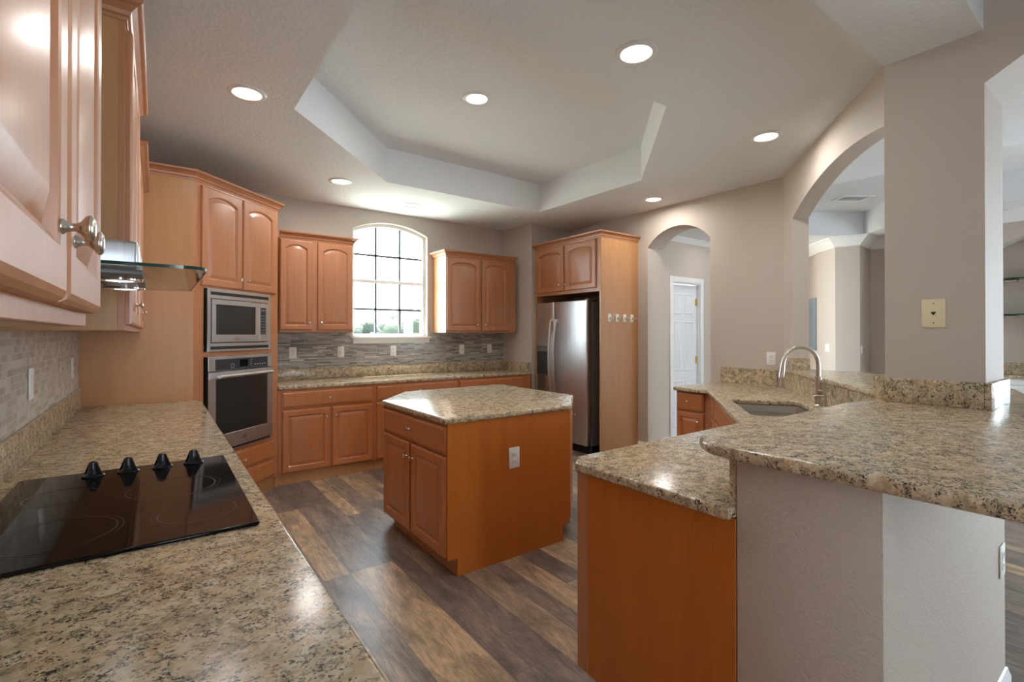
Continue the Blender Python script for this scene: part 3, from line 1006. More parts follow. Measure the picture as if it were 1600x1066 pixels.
# ------------------------------------------------------------------ wall cabinets on the left
def crown_part(t, path, z0, prof=CROWN, world=False, sign=1):
    bm = BM(); moulding(bm, path, prof, z0, sign=sign)
    return obj('crown', bm, M['wood'], t, world=world, angle=14)
def frame_part(t, w_, z0, z1, th=0.02):
    bm = BM(); box(bm, 0, w_, -0.0, th, z0, z1, 0.001, 1)
    return obj('face_frame', bm, M['wood'], t)
def wallcab(label, loc, rotz, w_, depth, h_, doors, top=True, ends=(1, 1), group='left wall cabinets', kz=0.06):
    t = thing('wall_cabinet', label, 'cabinet', loc, rotz, group)
    bm = BM(); box(bm, 0, w_, 0.0195, depth, 0.0, h_, 0.001, 1)
    obj('carcass', bm, M['panel'], t)
    frame_part(t, w_, 0.0, h_)
    for (a, b, z0, z1, kx) in doors:
        front(t, 'door', a, b, z0, z1, 'arch', (kx, kz), y=-0.0008)
    if top:
        path = [(0, 0), (w_, 0)]
        if ends[0]: path = [(0, depth)] + path
        if ends[1]: path = path + [(w_, depth)]
        crown_part(t, path, h_ - 0.010)
    return t
ZU = 1.406
wallcab('maple wall cabinet nearest the camera at upper left', (-0.091, 0.28, ZU), R(90), 0.743, 0.3225, 0.93,
        [(0.022, 0.363, 0.020, 0.912, 0.341 - 0.043), (0.373, 0.712, 0.020, 0.912, 0.037)], ends=(0, 1), kz=0.067)
wallcab('tall maple wall cabinet just past the range hood', (-0.091, 2.17, ZU), R(90), 0.978, 0.3225, 1.095,
        [(0.030, 0.484, 0.022, 1.07, 0.454 - 0.03), (0.494, 0.948, 0.022, 1.07, 0.03)], kz=0.09)
wallcab('short maple wall cabinet between the tall cabinet and the oven tower', (-0.091, 3.15, ZU), R(90), 1.046, 0.3225, 0.93,
        [(0.030, 0.518, 0.022, 0.905, 0.488 - 0.03), (0.528, 1.016, 0.022, 0.905, 0.03)], ends=(0, 0), kz=0.09)

# ------------------------------------------------------------------ range hood
t = thing('range_hood', 'stainless range hood with glass canopy above the cooktop', 'range hood', (XL + 0.001, 1.80, 1.545))
bm = BM(); box(bm, 0, 0.375, -0.20, 0.20, 0.016, 0.092, 0.010, 3)
obj('motor_housing', bm, M['steel'], t)
bm = BM(); box(bm, 0.0, 0.26, -0.13, 0.13, 0.092, 0.62, 0.003)
can = obj('chimney', bm, M['steel'], t)
pts = round_poly([(0.0, -0.385), (0.515, -0.385), (0.515, 0.385), (0.0, 0.385)], 0.05, 6, (1, 2))
bm = BM(); slab(bm, pts, 0.007, 0.015, bev=0.002)
gl = obj('glass_canopy', bm, M['canopy'], t)
bm = BM()
n = len(pts)
for i in range(n - 1):
    a, b = pts[i], pts[i + 1]
    d = Vector((b[0] - a[0], b[1] - a[1])); 
    if d.length < 1e-6: continue
    nn = Vector((d.y, -d.x)).normalized() * 0.0012
    extrude2d(bm, [(a[0], a[1], 0.0072), (b[0], b[1], 0.0072), (b[0], b[1], 0.0148), (a[0], a[1], 0.0148)],
              [(a[0] + nn.x, a[1] + nn.y, 0.0072), (b[0] + nn.x, b[1] + nn.y, 0.0072), (b[0] + nn.x, b[1] + nn.y, 0.0148), (a[0] + nn.x, a[1] + nn.y, 0.0148)])
obj('glass_edge', bm, M['glass_edge'], gl)
bm = BM(); box(bm, 0.0, 0.385, -0.30, 0.20, -0.006, 0.0065, 0.003)
un = obj('filter_panel', bm, M['steel_dark'], t)
bm = BM()
for a in (0.10, 0.20, 0.29): box(bm, a, a + 0.003, -0.28, 0.15, -0.0075, -0.006)
obj('filter_seams', bm, M['dark'], un)
for y in (-0.16, 0.14):
    bm = BM(); lathe(bm, [(0.05, -0.006), (0.05, -0.011), (0.035, -0.013), (0.034, -0.007)], Matrix.Translation((0.335, y, 0)), 28)
    lr = obj('lamp_ring', bm, M['chrome'], t)
    bm = BM(); lathe(bm, [(0.033, -0.0075), (0.03, -0.011), (0, -0.0115)], Matrix.Translation((0.335, y, 0)), 24)
    obj('lamp_lens', bm, M['led'], lr)

# ------------------------------------------------------------------ oven tower across the corner
TA = Vector((0.215, 4.2)); TB = Vector((0.89, 4.83)); TL = (TB - TA).length
ta = math.atan2(TB.y - TA.y, TB.x - TA.x)
t = thing('oven_tower', 'tall maple corner tower housing the microwave and wall oven', 'cabinet', (TA.x, TA.y, 0), ta)
TZ = 2.515
bm = BM()
for x0, x1, z0, z1 in ((0, 0.09, 0.10, TZ), (0.808, TL, 0.10, TZ), (0.09, 0.808, 1.738, TZ), (0.09, 0.808, 1.222, 1.256), (0.09, 0.808, 0.10, 0.472)):
    box(bm, x0, x1, 0.0, 0.02, z0, z1)
obj('face_frame', bm, M['wood'], t)
bm = BM()
box(bm, XL + 0.002, TA.x, 4.2, 4.218, 0.0, TZ)
box(bm, 0.872, 0.890, TB.y, YB - 0.002, 0.0, TZ)
inner = [(XL + 0.002, 4.219), (TA.x + 0.005, 4.219), (0.87, TB.y + 0.01), (0.87, YB - 0.002), (XL + 0.002, YB - 0.002)]
for z in (0.45, 1.235, 1.745, TZ - 0.02): prism(bm, inner, z - 0.009, z + 0.009)
obj('carcass', bm, M['panel'], t, world=True)
bm = BM(); box(bm, 0.0, TL + 0.012, 0.020, 0.034, 0.0, 0.105)
obj('toe_kick', bm, M['panel'], t)
front(t, 'door', 0.060, 0.464, 1.752, 2.492, 'arch', (0.375, 0.075))
front(t, 'door', 0.479, 0.880, 1.752, 2.492, 'arch', (0.040, 0.075))
front(t, 'drawer', 0.060, 0.872, 0.288, 0.442, 'drawer', (0.42, 0.068))
front(t, 'drawer', 0.060, 0.872, 0.125, 0.268, 'drawer', (0.42, 0.068))
crown_part(t, [(XL + 0.002, 4.2), (TA.x, TA.y), (TB.x, TB.y), (0.89, YB - 0.01)], TZ - 0.005, world=True)

def rect_ring(bm, x0, x1, z0, z1, ix0, ix1, iz0, iz1, y0, y1):
    box(bm, x0, x1, y0, y1, iz1, z1, 0.0015, 1); box(bm, x0, x1, y0, y1, z0, iz0, 0.0015, 1)
    box(bm, x0, ix0, y0, y1, iz0, iz1, 0.0); box(bm, ix1, x1, y0, y1, iz0, iz1, 0.0)
mw = thing('microwave', 'built-in stainless microwave in the tower above the oven', 'microwave', (TA.x, TA.y, 0), ta)
bm = BM()
rect_ring(bm, 0.0995, 0.798, 1.2575, 1.736, 0.130, 0.760, 1.322, 1.662, -0.025, -0.001)
obj('trim_kit', bm, M['steel'], mw)
bm = BM(); box(bm, 0.135, 0.755, 0.0, 0.42, 1.300, 1.680)
box(bm, 0.0990, 0.0996, -0.0235, -0.001, 1.259, 1.734)
obj('housing', bm, M['dark'], mw)
for z0, z1 in ((1.6885, 1.713), (1.274, 1.297)):
    bm = BM(); box(bm, 0.131, 0.766, -0.0262, -0.0245, z0, z1)
    for k in range(2): box(bm, 0.133, 0.764, -0.0275, -0.026, z0 + 0.006 + k * 0.008, z0 + 0.008 + k * 0.008)
    obj('vent_grille', bm, M['dark'], mw)
bm = BM(); rect_ring(bm, 0.136, 0.645, 1.328, 1.655, 0.172, 0.598, 1.387, 1.618, -0.034, -0.002)
dd = obj('door', bm, M['steel'], mw)
bm = BM(); box(bm, 0.172, 0.598, -0.031, -0.005, 1.387, 1.618)
obj('door_window', bm, M['window_black'], dd)
bm = BM(); lathe(bm, [(0.014, 0), (0.014, 0.001), (0, 0.0012)], Matrix.Translation((0.385, -0.034, 1.355)) @ Matrix.Scale(1.9, 4, (1, 0, 0)) @ Matrix.Rotation(R(90), 4, 'X'), 20)
obj('badge', bm, M['chrome'], dd)
bm = BM(); box(bm, 0.646, 0.752, -0.034, -0.002, 1.328, 1.655, 0.0015, 1)
cp = obj('control_panel', bm, M['steel'], mw)
bm = BM(); box(bm, 0.656, 0.722, -0.0352, -0.034, 1.388, 1.616)
pad = obj('keypad', bm, M['display'], cp)
bm = BM()
for r_ in range(7):
    for c_ in range(3): box(bm, 0.662 + c_ * 0.019, 0.677 + c_ * 0.019, -0.0357, -0.0351, 1.396 + r_ * 0.024, 1.408 + r_ * 0.024)
box(bm, 0.662, 0.716, -0.0357, -0.0351, 1.585, 1.603)
M['keys'] = newmat('dim grey keys', (0.14, 0.14, 0.16), 0.4)[0]
obj('keys', bm, M['keys'], cp)

ov = thing('wall_oven', 'stainless built-in wall oven below the microwave in the tower', 'oven', (TA.x, TA.y, 0), ta)
bm = BM(); box(bm, 0.120, 0.790, 0.0, 0.50, 0.490, 1.210)
box(bm, 0.1045, 0.1051, -0.027, -0.001, 0.475, 1.217)
obj('housing', bm, M['dark'], ov)
bm = BM(); box(bm, 0.105, 0.811, -0.028, -0.001, 1.108, 1.2195, 0.002, 1)
cp = obj('control_panel', bm, M['steel'], ov)
bm = BM(); box(bm, 0.172, 0.752, -0.0292, -0.0278, 1.112, 1.197)
obj('control_glass', bm, M['display'], cp)
bm = BM()
box(bm, 0.425, 0.515, -0.0298, -0.0290, 1.128, 1.185)
obj('display', bm, M['black_glass'], cp)
bm = BM()
for k in range(8):
    a = 6.283 * k / 8
    box(bm, 0.345 + 0.017 * math.cos(a) - 0.004, 0.345 + 0.017 * math.cos(a) + 0.004, -0.0298, -0.029, 1.140 + 0.017 * math.sin(a) - 0.003, 1.140 + 0.017 * math.sin(a) + 0.003)
for k in range(4): box(bm, 0.545, 0.56, -0.0298, -0.029, 1.130 + k * 0.016, 1.135 + k * 0.016)
for k in range(5): box(bm, 0.59 + k * 0.03, 0.606 + k * 0.03, -0.0298, -0.029, 1.136, 1.144)
obj('printed_symbols', bm, M['marks'], cp)
bm = BM(); rect_ring(bm, 0.105, 0.811, 0.500, 1.100, 0.172, 0.745, 0.615, 1.046, -0.034, -0.002)
dd = obj('door', bm, M['steel'], ov)
bm = BM(); box(bm, 0.171, 0.746, -0.0325, -0.006, 0.612, 1.048)
obj('door_window', bm, M['window_black'], dd)
bm = BM()
tube(bm, [(0.165, -0.075, 1.066), (0.46, -0.082, 1.066), (0.755, -0.075, 1.066)], 0.0135, 16)
for x in (0.185, 0.735): box(bm, x - 0.010, x + 0.010, -0.076, -0.034, 1.056, 1.076, 0.002)
obj('handle', bm, M['steel'], dd)
bm = BM()
for s_, r0 in ((1, 0.016), (-1, 0.012)):
    lathe(bm, [(r0, 0), (r0, 0.001), (r0 - 0.003, 0.001), (r0 - 0.003, 0)], Matrix.Translation((0.46 + s_ * 0.010, -0.034, 0.56)) @ Matrix.Rotation(R(90), 4, 'X'), 20)
box(bm, 0.435, 0.49, -0.0352, -0.034, 0.5585, 0.5615)
obj('badge', bm, M['chrome'], dd)
bm = BM(); box(bm, 0.108, 0.806, -0.012, -0.001, 0.4735, 0.497)
obj('lower_vent', bm, M['dark'], ov)
bm = BM(); box(bm, 0.108, 0.806, -0.022, -0.0125, 0.4735, 0.481)
obj('lower_trim', bm, M['steel'], ov)

# ------------------------------------------------------------------ back run
yf = 4.83
def base(label, x0, x1, doors, drawers, group='back run base cabinets'):
    t = cab(label, (x0, yf, 0), 0, x1 - x0 - 0.001, YB - yf - 0.012, 0.877, 0.10, group, rec=0.028)
    bm = BM(); box(bm, 0.0, x1 - x0 - 0.001, -0.0008, 0.02, 0.10, 0.877)
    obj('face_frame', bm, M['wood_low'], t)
    for a, b in drawers:
        front(t, 'drawer', a - x0, b - x0, 0.712, 0.856, 'drawer', ((b - a) / 2, 0.072), y=-0.001)
    for a, b, side in doors:
        front(t, 'door', a - x0, b - x0, 0.115, 0.686, 'square', (0.035 if side < 0 else b - a - 0.035, 0.49), y=-0.001)
    return t
base('maple base cabinet with drawer next to the oven tower on the window wall', 0.892, 1.795, [(0.927, 1.354, 1), (1.374, 1.773, -1)], [(0.927, 1.773)])
base('maple base cabinet below the window behind the island', 1.796, 2.772, [(1.818, 2.278, 1), (2.296, 2.758, -1)], [(1.818, 2.758)])
base('maple base cabinet at the fridge end of the window wall', 2.773, 3.83, [(2.788, 3.228, 1), (3.248, 3.688, -1)], [(2.788, 3.688)])
bm = BM(); slab(bm, [(0.897, 4.808), (3.842, 4.808), (3.842, 5.36), (3.830, YB - 0.001), (0.897, YB - 0.001)], 0.879, 0.914)
wt = obj('granite_worktop', bm, M['granite']); tag(wt, 'granite worktop along the window wall under the mosaic splash', 'worktop')
bm = BM(); box(bm, 0.897, 3.828, YB - 0.021, YB - 0.001, 0.9145, 1.027, 0.002)
box(bm, 3.806, 3.828, 4.86, YB - 0.022, 0.9145, 1.027, 0.002)
obj('backsplash', bm, M['granite'], wt)
wallcab('maple double-door wall cabinet left of the window', (0.955, 5.11, 1.41), 0, 0.712, 0.335, 0.925,
        [(0.004, 0.300, 0.022, 0.905, 0.270), (0.352, 0.705, 0.022, 0.905, 0.036)], group='window wall cabinets', ends=(0, 1), kz=0.075)
wallcab('maple double-door wall cabinet right of the window', (2.772, 5.11, 1.405), 0, 1.03, 0.335, 0.925,
        [(0.008, 0.478, 0.022, 0.905, 0.415), (0.498, 0.905, 0.022, 0.905, 0.036)], group='window wall cabinets', ends=(1, 0), kz=0.075)

# ------------------------------------------------------------------ outlets
def outlet_b(x, lb, kind='duplex', z=1.194): plate('wall_outlet', lb, 'outlet', (x, YB - 0.0085, z), 0, 0.072, 0.118, kind, group='outlets on the mosaic splash')
outlet_b(1.148, 'white outlet on the back mosaic, nearest the oven tower')
outlet_b(1.640, 'white outlet on the back mosaic left of the window sill', 'gfci')
outlet_b(2.250, 'white outlet on the back mosaic centred under the window')
outlet_b(3.180, 'white outlet on the back mosaic under the right wall cabinet', 'gfci')
outlet_b(3.607, 'white outlet on the back mosaic nearest the fridge corner')
plate('wall_outlet', 'white switch plate on the left stone mosaic beyond the cooktop, nearer the camera', 'outlet', (XL + 0.0085, 2.69, 1.195), R(90), 0.085, 0.125, 'rocker')
plate('wall_outlet', 'white outlet plate on the left stone mosaic near the oven tower', 'outlet', (XL + 0.0085, 3.87, 1.19), R(90), 0.085, 0.125, 'duplex')
plate('wall_outlet', 'white outlet on the plain end panel of the island', 'outlet', (1.80, 2.4365, 0.622), 0, 0.082, 0.130, 'duplex')
plate('wall_outlet', 'white outlet on the taupe wall left of the sink faucet', 'outlet', (XR - 0.0005, 2.20, 1.165), R(-90), 0.082, 0.118, 'duplex')
plate('wall_outlet', 'white outlet low on the pony wall at the right edge', 'outlet', (2.53, 0.3825, 0.555), 0, 0.075, 0.118, 'duplex')
plate('phone_jack', 'ivory phone jack plate on the taupe column', 'phone jack', (2.7015, 0.612, 1.483), R(-90), 0.080, 0.122, 'phone', 'ivory')

# ------------------------------------------------------------------ island
t = thing('kitchen_island', 'maple island cabinet with chamfered corners in the middle of the floor', 'island', (1.33, 3.36, 0), R(-90))
bm = BM()
prism(bm, [(1.335, 2.455), (2.268, 2.455), (2.615, 2.80), (2.615, 3.755), (1.69, 3.755), (1.335, 3.40)], 0.105, 0.8785)
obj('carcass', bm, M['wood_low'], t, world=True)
bm = BM()
prism(bm, [(1.40, 2.455), (2.21, 2.455), (2.55, 2.80), (2.55, 3.69), (1.72, 3.69), (1.40, 3.36)], 0.0, 0.105)
obj('toe_kick', bm, M['panel'], t, world=True)
bm = BM()
out = [(1.3335, 0.105), (1.398, 0.105), (1.398, 0.0), (2.212, 0.0), (2.212, 0.105), (2.270, 0.105), (2.270, 0.8785), (1.3335, 0.8785)]
extrude2d(bm, [(a, 2.437, z) for a, z in out], [(a, 2.4545, z) for a, z in out])
obj('end_panel', bm, M['panel_low'], t, world=True)
# local x runs from y=3.36 towards the camera
lx = lambda y: 3.36 - y
front(t, 'drawer', lx(3.358), lx(2.452), 0.708, 0.860, 'drawer', (0.44, 0.075), y=0.004)
front(t, 'door', lx(3.358), lx(2.930), 0.118, 0.690, 'square', (0.428 - 0.030, 0.485), y=0.004)
front(t, 'door', lx(2.898), lx(2.456), 0.118, 0.690, 'square', (0.030, 0.485), y=0.004)
# door on the near right chamfer
cm = Vector((2.268 - 1.33, 2.455 - 3.36)); cm.rotate(Matrix.Rotation(R(90), 2))
o = front(t, 'door', 0, 0.43, 0.118, 0.862, 'square', (0.39, 0.655))
o.location = (cm.x, cm.y, 0.118); o.rotation_euler = (0, 0, R(90) + R(44.8))
o.location += Vector((math.cos(R(134.8)), math.sin(R(134.8)), 0)) * 0.03
bm = BM()
isl = round_poly([(1.313, 2.428), (2.278, 2.418), (2.640, 2.785), (2.648, 3.79), (1.668, 3.79), (1.306, 3.372)], 0.012, 3)
slab(bm, isl, 0.879, 0.914, bev=0.012)
tag(obj('granite_worktop', bm, M['granite']), 'granite top with clipped corners on the central island', 'worktop')

# ------------------------------------------------------------------ fridge and its surround
t = thing('fridge_surround', 'maple fridge surround with two arched doors above the fridge', 'cabinet', (3.955, 4.885, 0), R(-90))
bm = BM()
box(bm, 3.952, XR - 0.002, 3.735, 3.758, 0, 2.475, 0.001, 1)
obj('end_panel', bm, M['panel'], t, world=True)
bm = BM()
box(bm, 3.955, XR - 0.002, 4.862, 4.885, 0, 2.475)
obj('side_panel', bm, M['panel'], t, world=True)
bm = BM(); box(bm, 3.960, XR - 0.002, 3.7585, 4.8615, 1.885, 2.475)
obj('carcass', bm, M['panel'], t, world=True)
bm = BM(); box(bm, 3.952, 3.9595, 3.7585, 4.8615, 1.868, 2.475)
obj('face_frame', bm, M['wood'], t, world=True)
lf = lambda y: 4.885 - y
front(t, 'door', lf(4.835), lf(4.332), 1.906, 2.450, 'arch', (0.503 - 0.06, 0.075), y=-0.003)
front(t, 'door', lf(4.302), lf(3.80), 1.906, 2.450, 'arch', (0.032, 0.075), y=-0.003)
crown_part(t, [(3.952, 4.885), (3.952, 3.735), (XR - 0.01, 3.735)], 2.465, world=True, sign=1)

t = thing('refrigerator', 'stainless side-by-side refrigerator with ice dispenser in the maple surround', 'refrigerator', (4.0, 4.40, 0.0), R(-90))
# local: x = 4.40 - y , y = X - 4.0
ry = lambda y: 4.40 - y
bm = BM(); box(bm, ry(4.85), ry(3.952), 0.035, 0.52, 0.03, 1.765, 0.006)
obj('body', bm, M['steel_dark'], t)
bm = BM(); box(bm, ry(4.85), ry(3.952), 0.03, 0.2, 0.0, 0.10)
for k in range(9): box(bm, ry(4.83) + k * 0.1, ry(4.83) + k * 0.1 + 0.008, 0.02, 0.03, 0.01, 0.09)
obj('toe_grille', bm, M['dark'], t)
def door_slab(x0, x1):
    b_ = BM(); box(b_, x0, x1, -0.05, 0.03, 0.105, 1.785, 0.014, 4)
    return b_
fz = obj('freezer_door', door_slab(ry(4.85), ry(4.522)), M['steel'], t)
fd = obj('fridge_door', door_slab(ry(4.512), ry(3.952)), M['steel'], t)
def handle(x):
    b_ = BM(); pts = []
    for k in range(15):
        q = k / 14
        pts.append((x, -0.075 - 0.035 * math.sin(math.pi * q), 0.62 + q * 0.94))
    tube(b_, pts, 0.0135, 14)
    for z in (0.63, 1.55): box(b_, x - 0.012, x + 0.012, -0.085, -0.0495, z - 0.02, z + 0.02, 0.003)
    return b_
obj('handle', handle(ry(4.552)), M['steel'], fz)
obj('handle', handle(ry(4.468)), M['steel'], fd)
bm = BM(); box(bm, ry(4.847), ry(4.605), -0.0535, -0.049, 0.870, 1.245, 0.003)
dp = obj('ice_dispenser', bm, M['steel_dark'], fz)
M['recess'] = newmat('dispenser recess', (0.05, 0.05, 0.052), 0.25)[0]
bm = BM(); box(bm, ry(4.835), ry(4.617), -0.0545, -0.053, 0.885, 1.155)
box(bm, ry(4.745), ry(4.705), -0.066, -0.054, 0.95, 1.13, 0.004)
box(bm, ry(4.835), ry(4.617), -0.062, -0.054, 1.155, 1.17, 0.002)
obj('dispenser_lever', bm, M['recess'], fz)
for y in (3.99, 4.79):
    bm = BM(); box(bm, ry(y) - 0.03, ry(y) + 0.03, -0.01, 0.10, 1.786, 1.800, 0.004)
    obj('hinge_cover', bm, M['steel_dark'], t)

for k, lb in enumerate(('white adhesive hook on the fridge panel, leftmost of the row of four', 'white adhesive hook on the fridge panel, second from the left', 'white adhesive hook on the fridge panel, third from the left', 'white adhesive hook on the fridge panel, rightmost and closest to the wall')):
    t = thing('adhesive_hook', lb, 'hook', (4.085 + k * 0.127, 3.7345, 1.572), 0, 'white hooks on the fridge panel')
    bm = BM(); box(bm, -0.026, 0.026, -0.007, 0.0, -0.045, 0.045, 0.004)
    obj('back_plate', bm, M['plastic'], t)
    bm = BM(); tube(bm, [(0.0, -0.006, 0.0), (0.008, -0.022, -0.008), (0.022, -0.036, -0.012), (0.036, -0.042, -0.002), (0.042, -0.042, 0.012)], [0.011, 0.010, 0.008, 0.007, 0.006], 10)
    obj('hook_arm', bm, M['chrome'], t)

# ------------------------------------------------------------------ peninsula, sink corner
CF = [(1.264, 0.724), (1.264, 1.325), (1.335, 1.388), (2.555, 1.394), (3.785, 2.352), (3.80, 2.70), (XR - 0.001, 2.70), (XR - 0.001, 2.118)]
back = [P45(S_COR + 0.0, nW + 0.001), P45(2.35, nW + 0.001)]
x_bk = 2.62
CF = CF + [P45(4.86, nW + 0.002), P45(2.46, nW + 0.002), (x_bk, 0.745), (2.602, 0.724)]
def srect(s0, s1, n0, n1, r=0.05):
    return round_poly([P45(s0, n0), P45(s1, n0), P45(s1, n1), P45(s0, n1)], r, 5)
SK0, SK1, SKM = 3.14, 3.86, 3.50
bm = BM(); slab(bm, CF, 0.879, 0.914, [srect(SK0, SK1, -0.62, -1.06)], 0.010)
wt = obj('granite_worktop', bm, M['granite']); tag(wt, 'lower granite worktop of the peninsula wrapping round the sink corner', 'worktop')
bm = BM()
prism(bm, [(1.306, 0.724), (2.60, 0.724), (2.60, 0.744), (1.306, 0.744)], 0.9145, 1.051)
prism(bm, [P45(2.48, nW + 0.001), P45(4.86, nW + 0.001), P45(4.86, nW + 0.022), P45(2.48, nW + 0.022)], 0.9145, 1.051)
prism(bm, [(XR - 0.021, 2.14), (XR - 0.001, 2.14), (XR - 0.001, 2.69), (XR - 0.021, 2.69)], 0.9145, 1.062)
obj('backsplash', bm, M['granite'], wt)

def rot_of(nx, ny): return math.atan2(nx, -ny)
# straight peninsula cabinets facing the island
t = thing('base_cabinet', 'maple peninsula cabinet with the plain end panel beside the pony wall', 'cabinet', (2.02, 1.35, 0), R(180))
bm = BM(); box(bm, 1.318, 2.02, 0.745, 1.35, 0.12, 0.878); obj('carcass', bm, M['wood'], t, world=True)
bm = BM(); box(bm, 1.36, 2.02, 0.745, 1.29, 0.0, 0.12); obj('toe_kick', bm, M['panel'], t, world=True)
bm = BM(); box(bm, 1.300, 1.3175, 0.7235, 1.298, 0.125, 0.8785, 0.001, 1); obj('end_panel', bm, M['panel_low'], t, world=True)
bm = BM(); box(bm, 1.300, 1.3175, 1.2985, 1.352, 0.125, 0.8785, 0.001, 1); obj('stile', bm, M['wood'], t, world=True)
front(t, 'drawer', 0.01, 0.68, 0.715, 0.858, 'drawer', (0.33, 0.07))
front(t, 'door', 0.01, 0.343, 0.125, 0.69, 'square', (0.30, 0.49)); front(t, 'door', 0.351, 0.68, 0.125, 0.69, 'square', (0.03, 0.49))
t = thing('base_cabinet', 'maple peninsula cabinet between the end unit and the sink corner', 'cabinet', (2.56, 1.35, 0), R(180))
bm = BM(); box(bm, 2.021, 2.56, 0.75, 1.35, 0.12, 0.878); obj('carcass', bm, M['wood'], t, world=True)
bm = BM(); box(bm, 2.021, 2.56, 0.75, 1.29, 0.0, 0.12); obj('toe_kick', bm, M['panel'], t, world=True)
front(t, 'drawer', 0.02, 0.52, 0.715, 0.858, 'drawer', (0.25, 0.07)); front(t, 'door', 0.02, 0.52, 0.125, 0.69, 'square', (0.03, 0.49))
# sink base across the corner
A_ = Vector((2.565, 1.35)); B_ = Vector((3.835, 2.335))
dv = (B_ - A_).normalized(); LB = (B_ - A_).length; nv = Vector((-dv.y, dv.x))
t = thing('base_cabinet', 'maple sink base set diagonally under the sink', 'cabinet', (B_.x, B_.y, 0), rot_of(nv.x, nv.y))
q = lambda s, n: tuple(A_ + dv * s - nv * n)
bm = BM()
for poly in ([q(0, 0), q(LB, 0), q(LB, 0.02), q(0, 0.02)], [q(0, 0.02), q(0.018, 0.02), q(0.018, 0.58), q(0, 0.58)], [q(LB - 0.018, 0.02), q(LB, 0.02), q(LB, 0.58), q(LB - 0.018, 0.58)]):
    prism(bm, poly, 0.12, 0.878)
prism(bm, [q(0.018, 0.02), q(LB - 0.018, 0.02), q(LB - 0.018, 0.58), q(0.018, 0.58)], 0.12, 0.138)
obj('carcass', bm, M['wood'], t, world=True)
bm = BM(); prism(bm, [q(0.02, 0.06), q(LB - 0.02, 0.06), q(LB - 0.02, 0.07), q(0.02, 0.07)], 0, 0.12); obj('toe_kick', bm, M['panel'], t, world=True)
front(t, 'drawer', 0.02, 0.27, 0.712, 0.856, 'drawer', (0.125, 0.072)); front(t, 'door', 0.02, 0.27, 0.125, 0.69, 'square', (0.03, 0.49))
front(t, 'drawer', 0.29, LB - 0.30, 0.712, 0.856, 'drawer'); 
h = (LB - 0.30 - 0.29) / 2
front(t, 'door', 0.29, 0.29 + h - 0.004, 0.125, 0.69, 'square', (h - 0.04, 0.49)); front(t, 'door', 0.29 + h + 0.004, LB - 0.30, 0.125, 0.69, 'square', (0.03, 0.49))
# short cabinet on the right wall
t = thing('base_cabinet', 'small maple drawer cabinet at the right wall end of the worktop', 'cabinet', (3.845, 2.695, 0), R(-90))
bm = BM(); box(bm, 3.845, XR - 0.003, 2.345, 2.695, 0.10, 0.878); obj('carcass', bm, M['wood'], t, world=True)
bm = BM(); box(bm, 3.90, XR - 0.003, 2.345, 2.69, 0.0, 0.10); obj('toe_kick', bm, M['panel'], t, world=True)
front(t, 'drawer', 0.012, 0.282, 0.71, 0.862, 'drawer', (0.12, 0.078)); front(t, 'door', 0.012, 0.282, 0.118, 0.692, 'square', (0.225, 0.50))

# sink
t = thing('kitchen_sink', 'undermount stainless double sink in the corner worktop', 'sink', (*P45(3.50, -0.84), 0.70))
def bowl(bm, s0, s1, n0, n1, zb, zt):
    o1 = srect(s0, s1, n0, n1, 0.05); i1 = srect(s0 + 0.02, s1 - 0.02, n0 - 0.02, n1 + 0.02, 0.06)
    top = [bm.verts.new((*p, zt)) for p in o1]; lip = [bm.verts.new((*p, zt)) for p in srect(s0 - 0.02, s1 + 0.02, n0 + 0.02, n1 - 0.02, 0.05)]
    bot = [bm.verts.new((*p, zb)) for p in i1]
    n_ = len(top)
    for i in range(n_):
        j = (i + 1) % n_
        bm.faces.new((lip[i], lip[j], top[j], top[i])); bm.faces.new((top[i], top[j], bot[j], bot[i]))
    bm.faces.new(bot)
for s0, s1 in ((SK0 + 0.006, SKM - 0.012), (SKM + 0.012, SK1 - 0.006)):
    bm = BM(); bowl(bm, s0, s1, -0.628, -1.052, 0.72, 0.878)
    bmesh.ops.recalc_face_normals(bm, faces=bm.faces[:])
    bl = obj('bowl', bm, M['sink'], t, world=True)
    c_ = P45((s0 + s1) / 2, -0.86)
    bm = BM(); lathe(bm, [(0.042, 0.7205), (0.042, 0.7235), (0.03, 0.7225), (0.0, 0.7215)], Matrix.Translation((*c_, 0)), 20)
    obj('drain', bm, M['chrome'], bl, world=True)

# faucet with pull-down spout
fb = P45(3.66, -1.125)
t = thing('kitchen_faucet', 'brushed nickel gooseneck faucet behind the corner sink', 'faucet', (*fb, 0.9145), math.atan2(N45.y, N45.x) + R(8))
# local +x points to the sink
bm = BM(); lathe(bm, [(0.026, 0), (0.026, 0.004), (0.0215, 0.008), (0.0205, 0.06), (0.0205, 0.19), (0.0165, 0.195), (0.0165, 0.20)], n=24)
obj('body', bm, M['nickel'], t)
bm = BM(); pts = [(0, 0, 0.19), (0, 0, 0.27)]
for k in range(13):
    a = math.pi - k / 12 * R(172)
    pts.append((0.11 + 0.11 * math.cos(a), 0, 0.275 + 0.115 * math.sin(a)))
pts += [(pts[-1][0] + 0.003, 0, pts[-1][2] - 0.02)]
tube(bm, pts, 0.0135, 16)
obj('spout', bm, M['nickel'], t)
e = Vector(pts[-1])
bm = BM(); tube(bm, [e + Vector((0, 0, 0.005)), e + Vector((0.004, 0, -0.03)), e + Vector((0.011, 0, -0.088))], [0.0145, 0.0165, 0.0185], 18)
obj('spray_head', bm, M['nickel'], t)
bm = BM(); tube(bm, [(0, 0.015, 0.10), (0, 0.075, 0.10)], 0.0125, 14); tube(bm, [(0, 0.075, 0.09), (0, 0.082, 0.12), (0, 0.086, 0.185)], [0.0115, 0.008, 0.006], 12)
obj('lever', bm, M['nickel'], t)
sp = P45(3.565, -1.135)
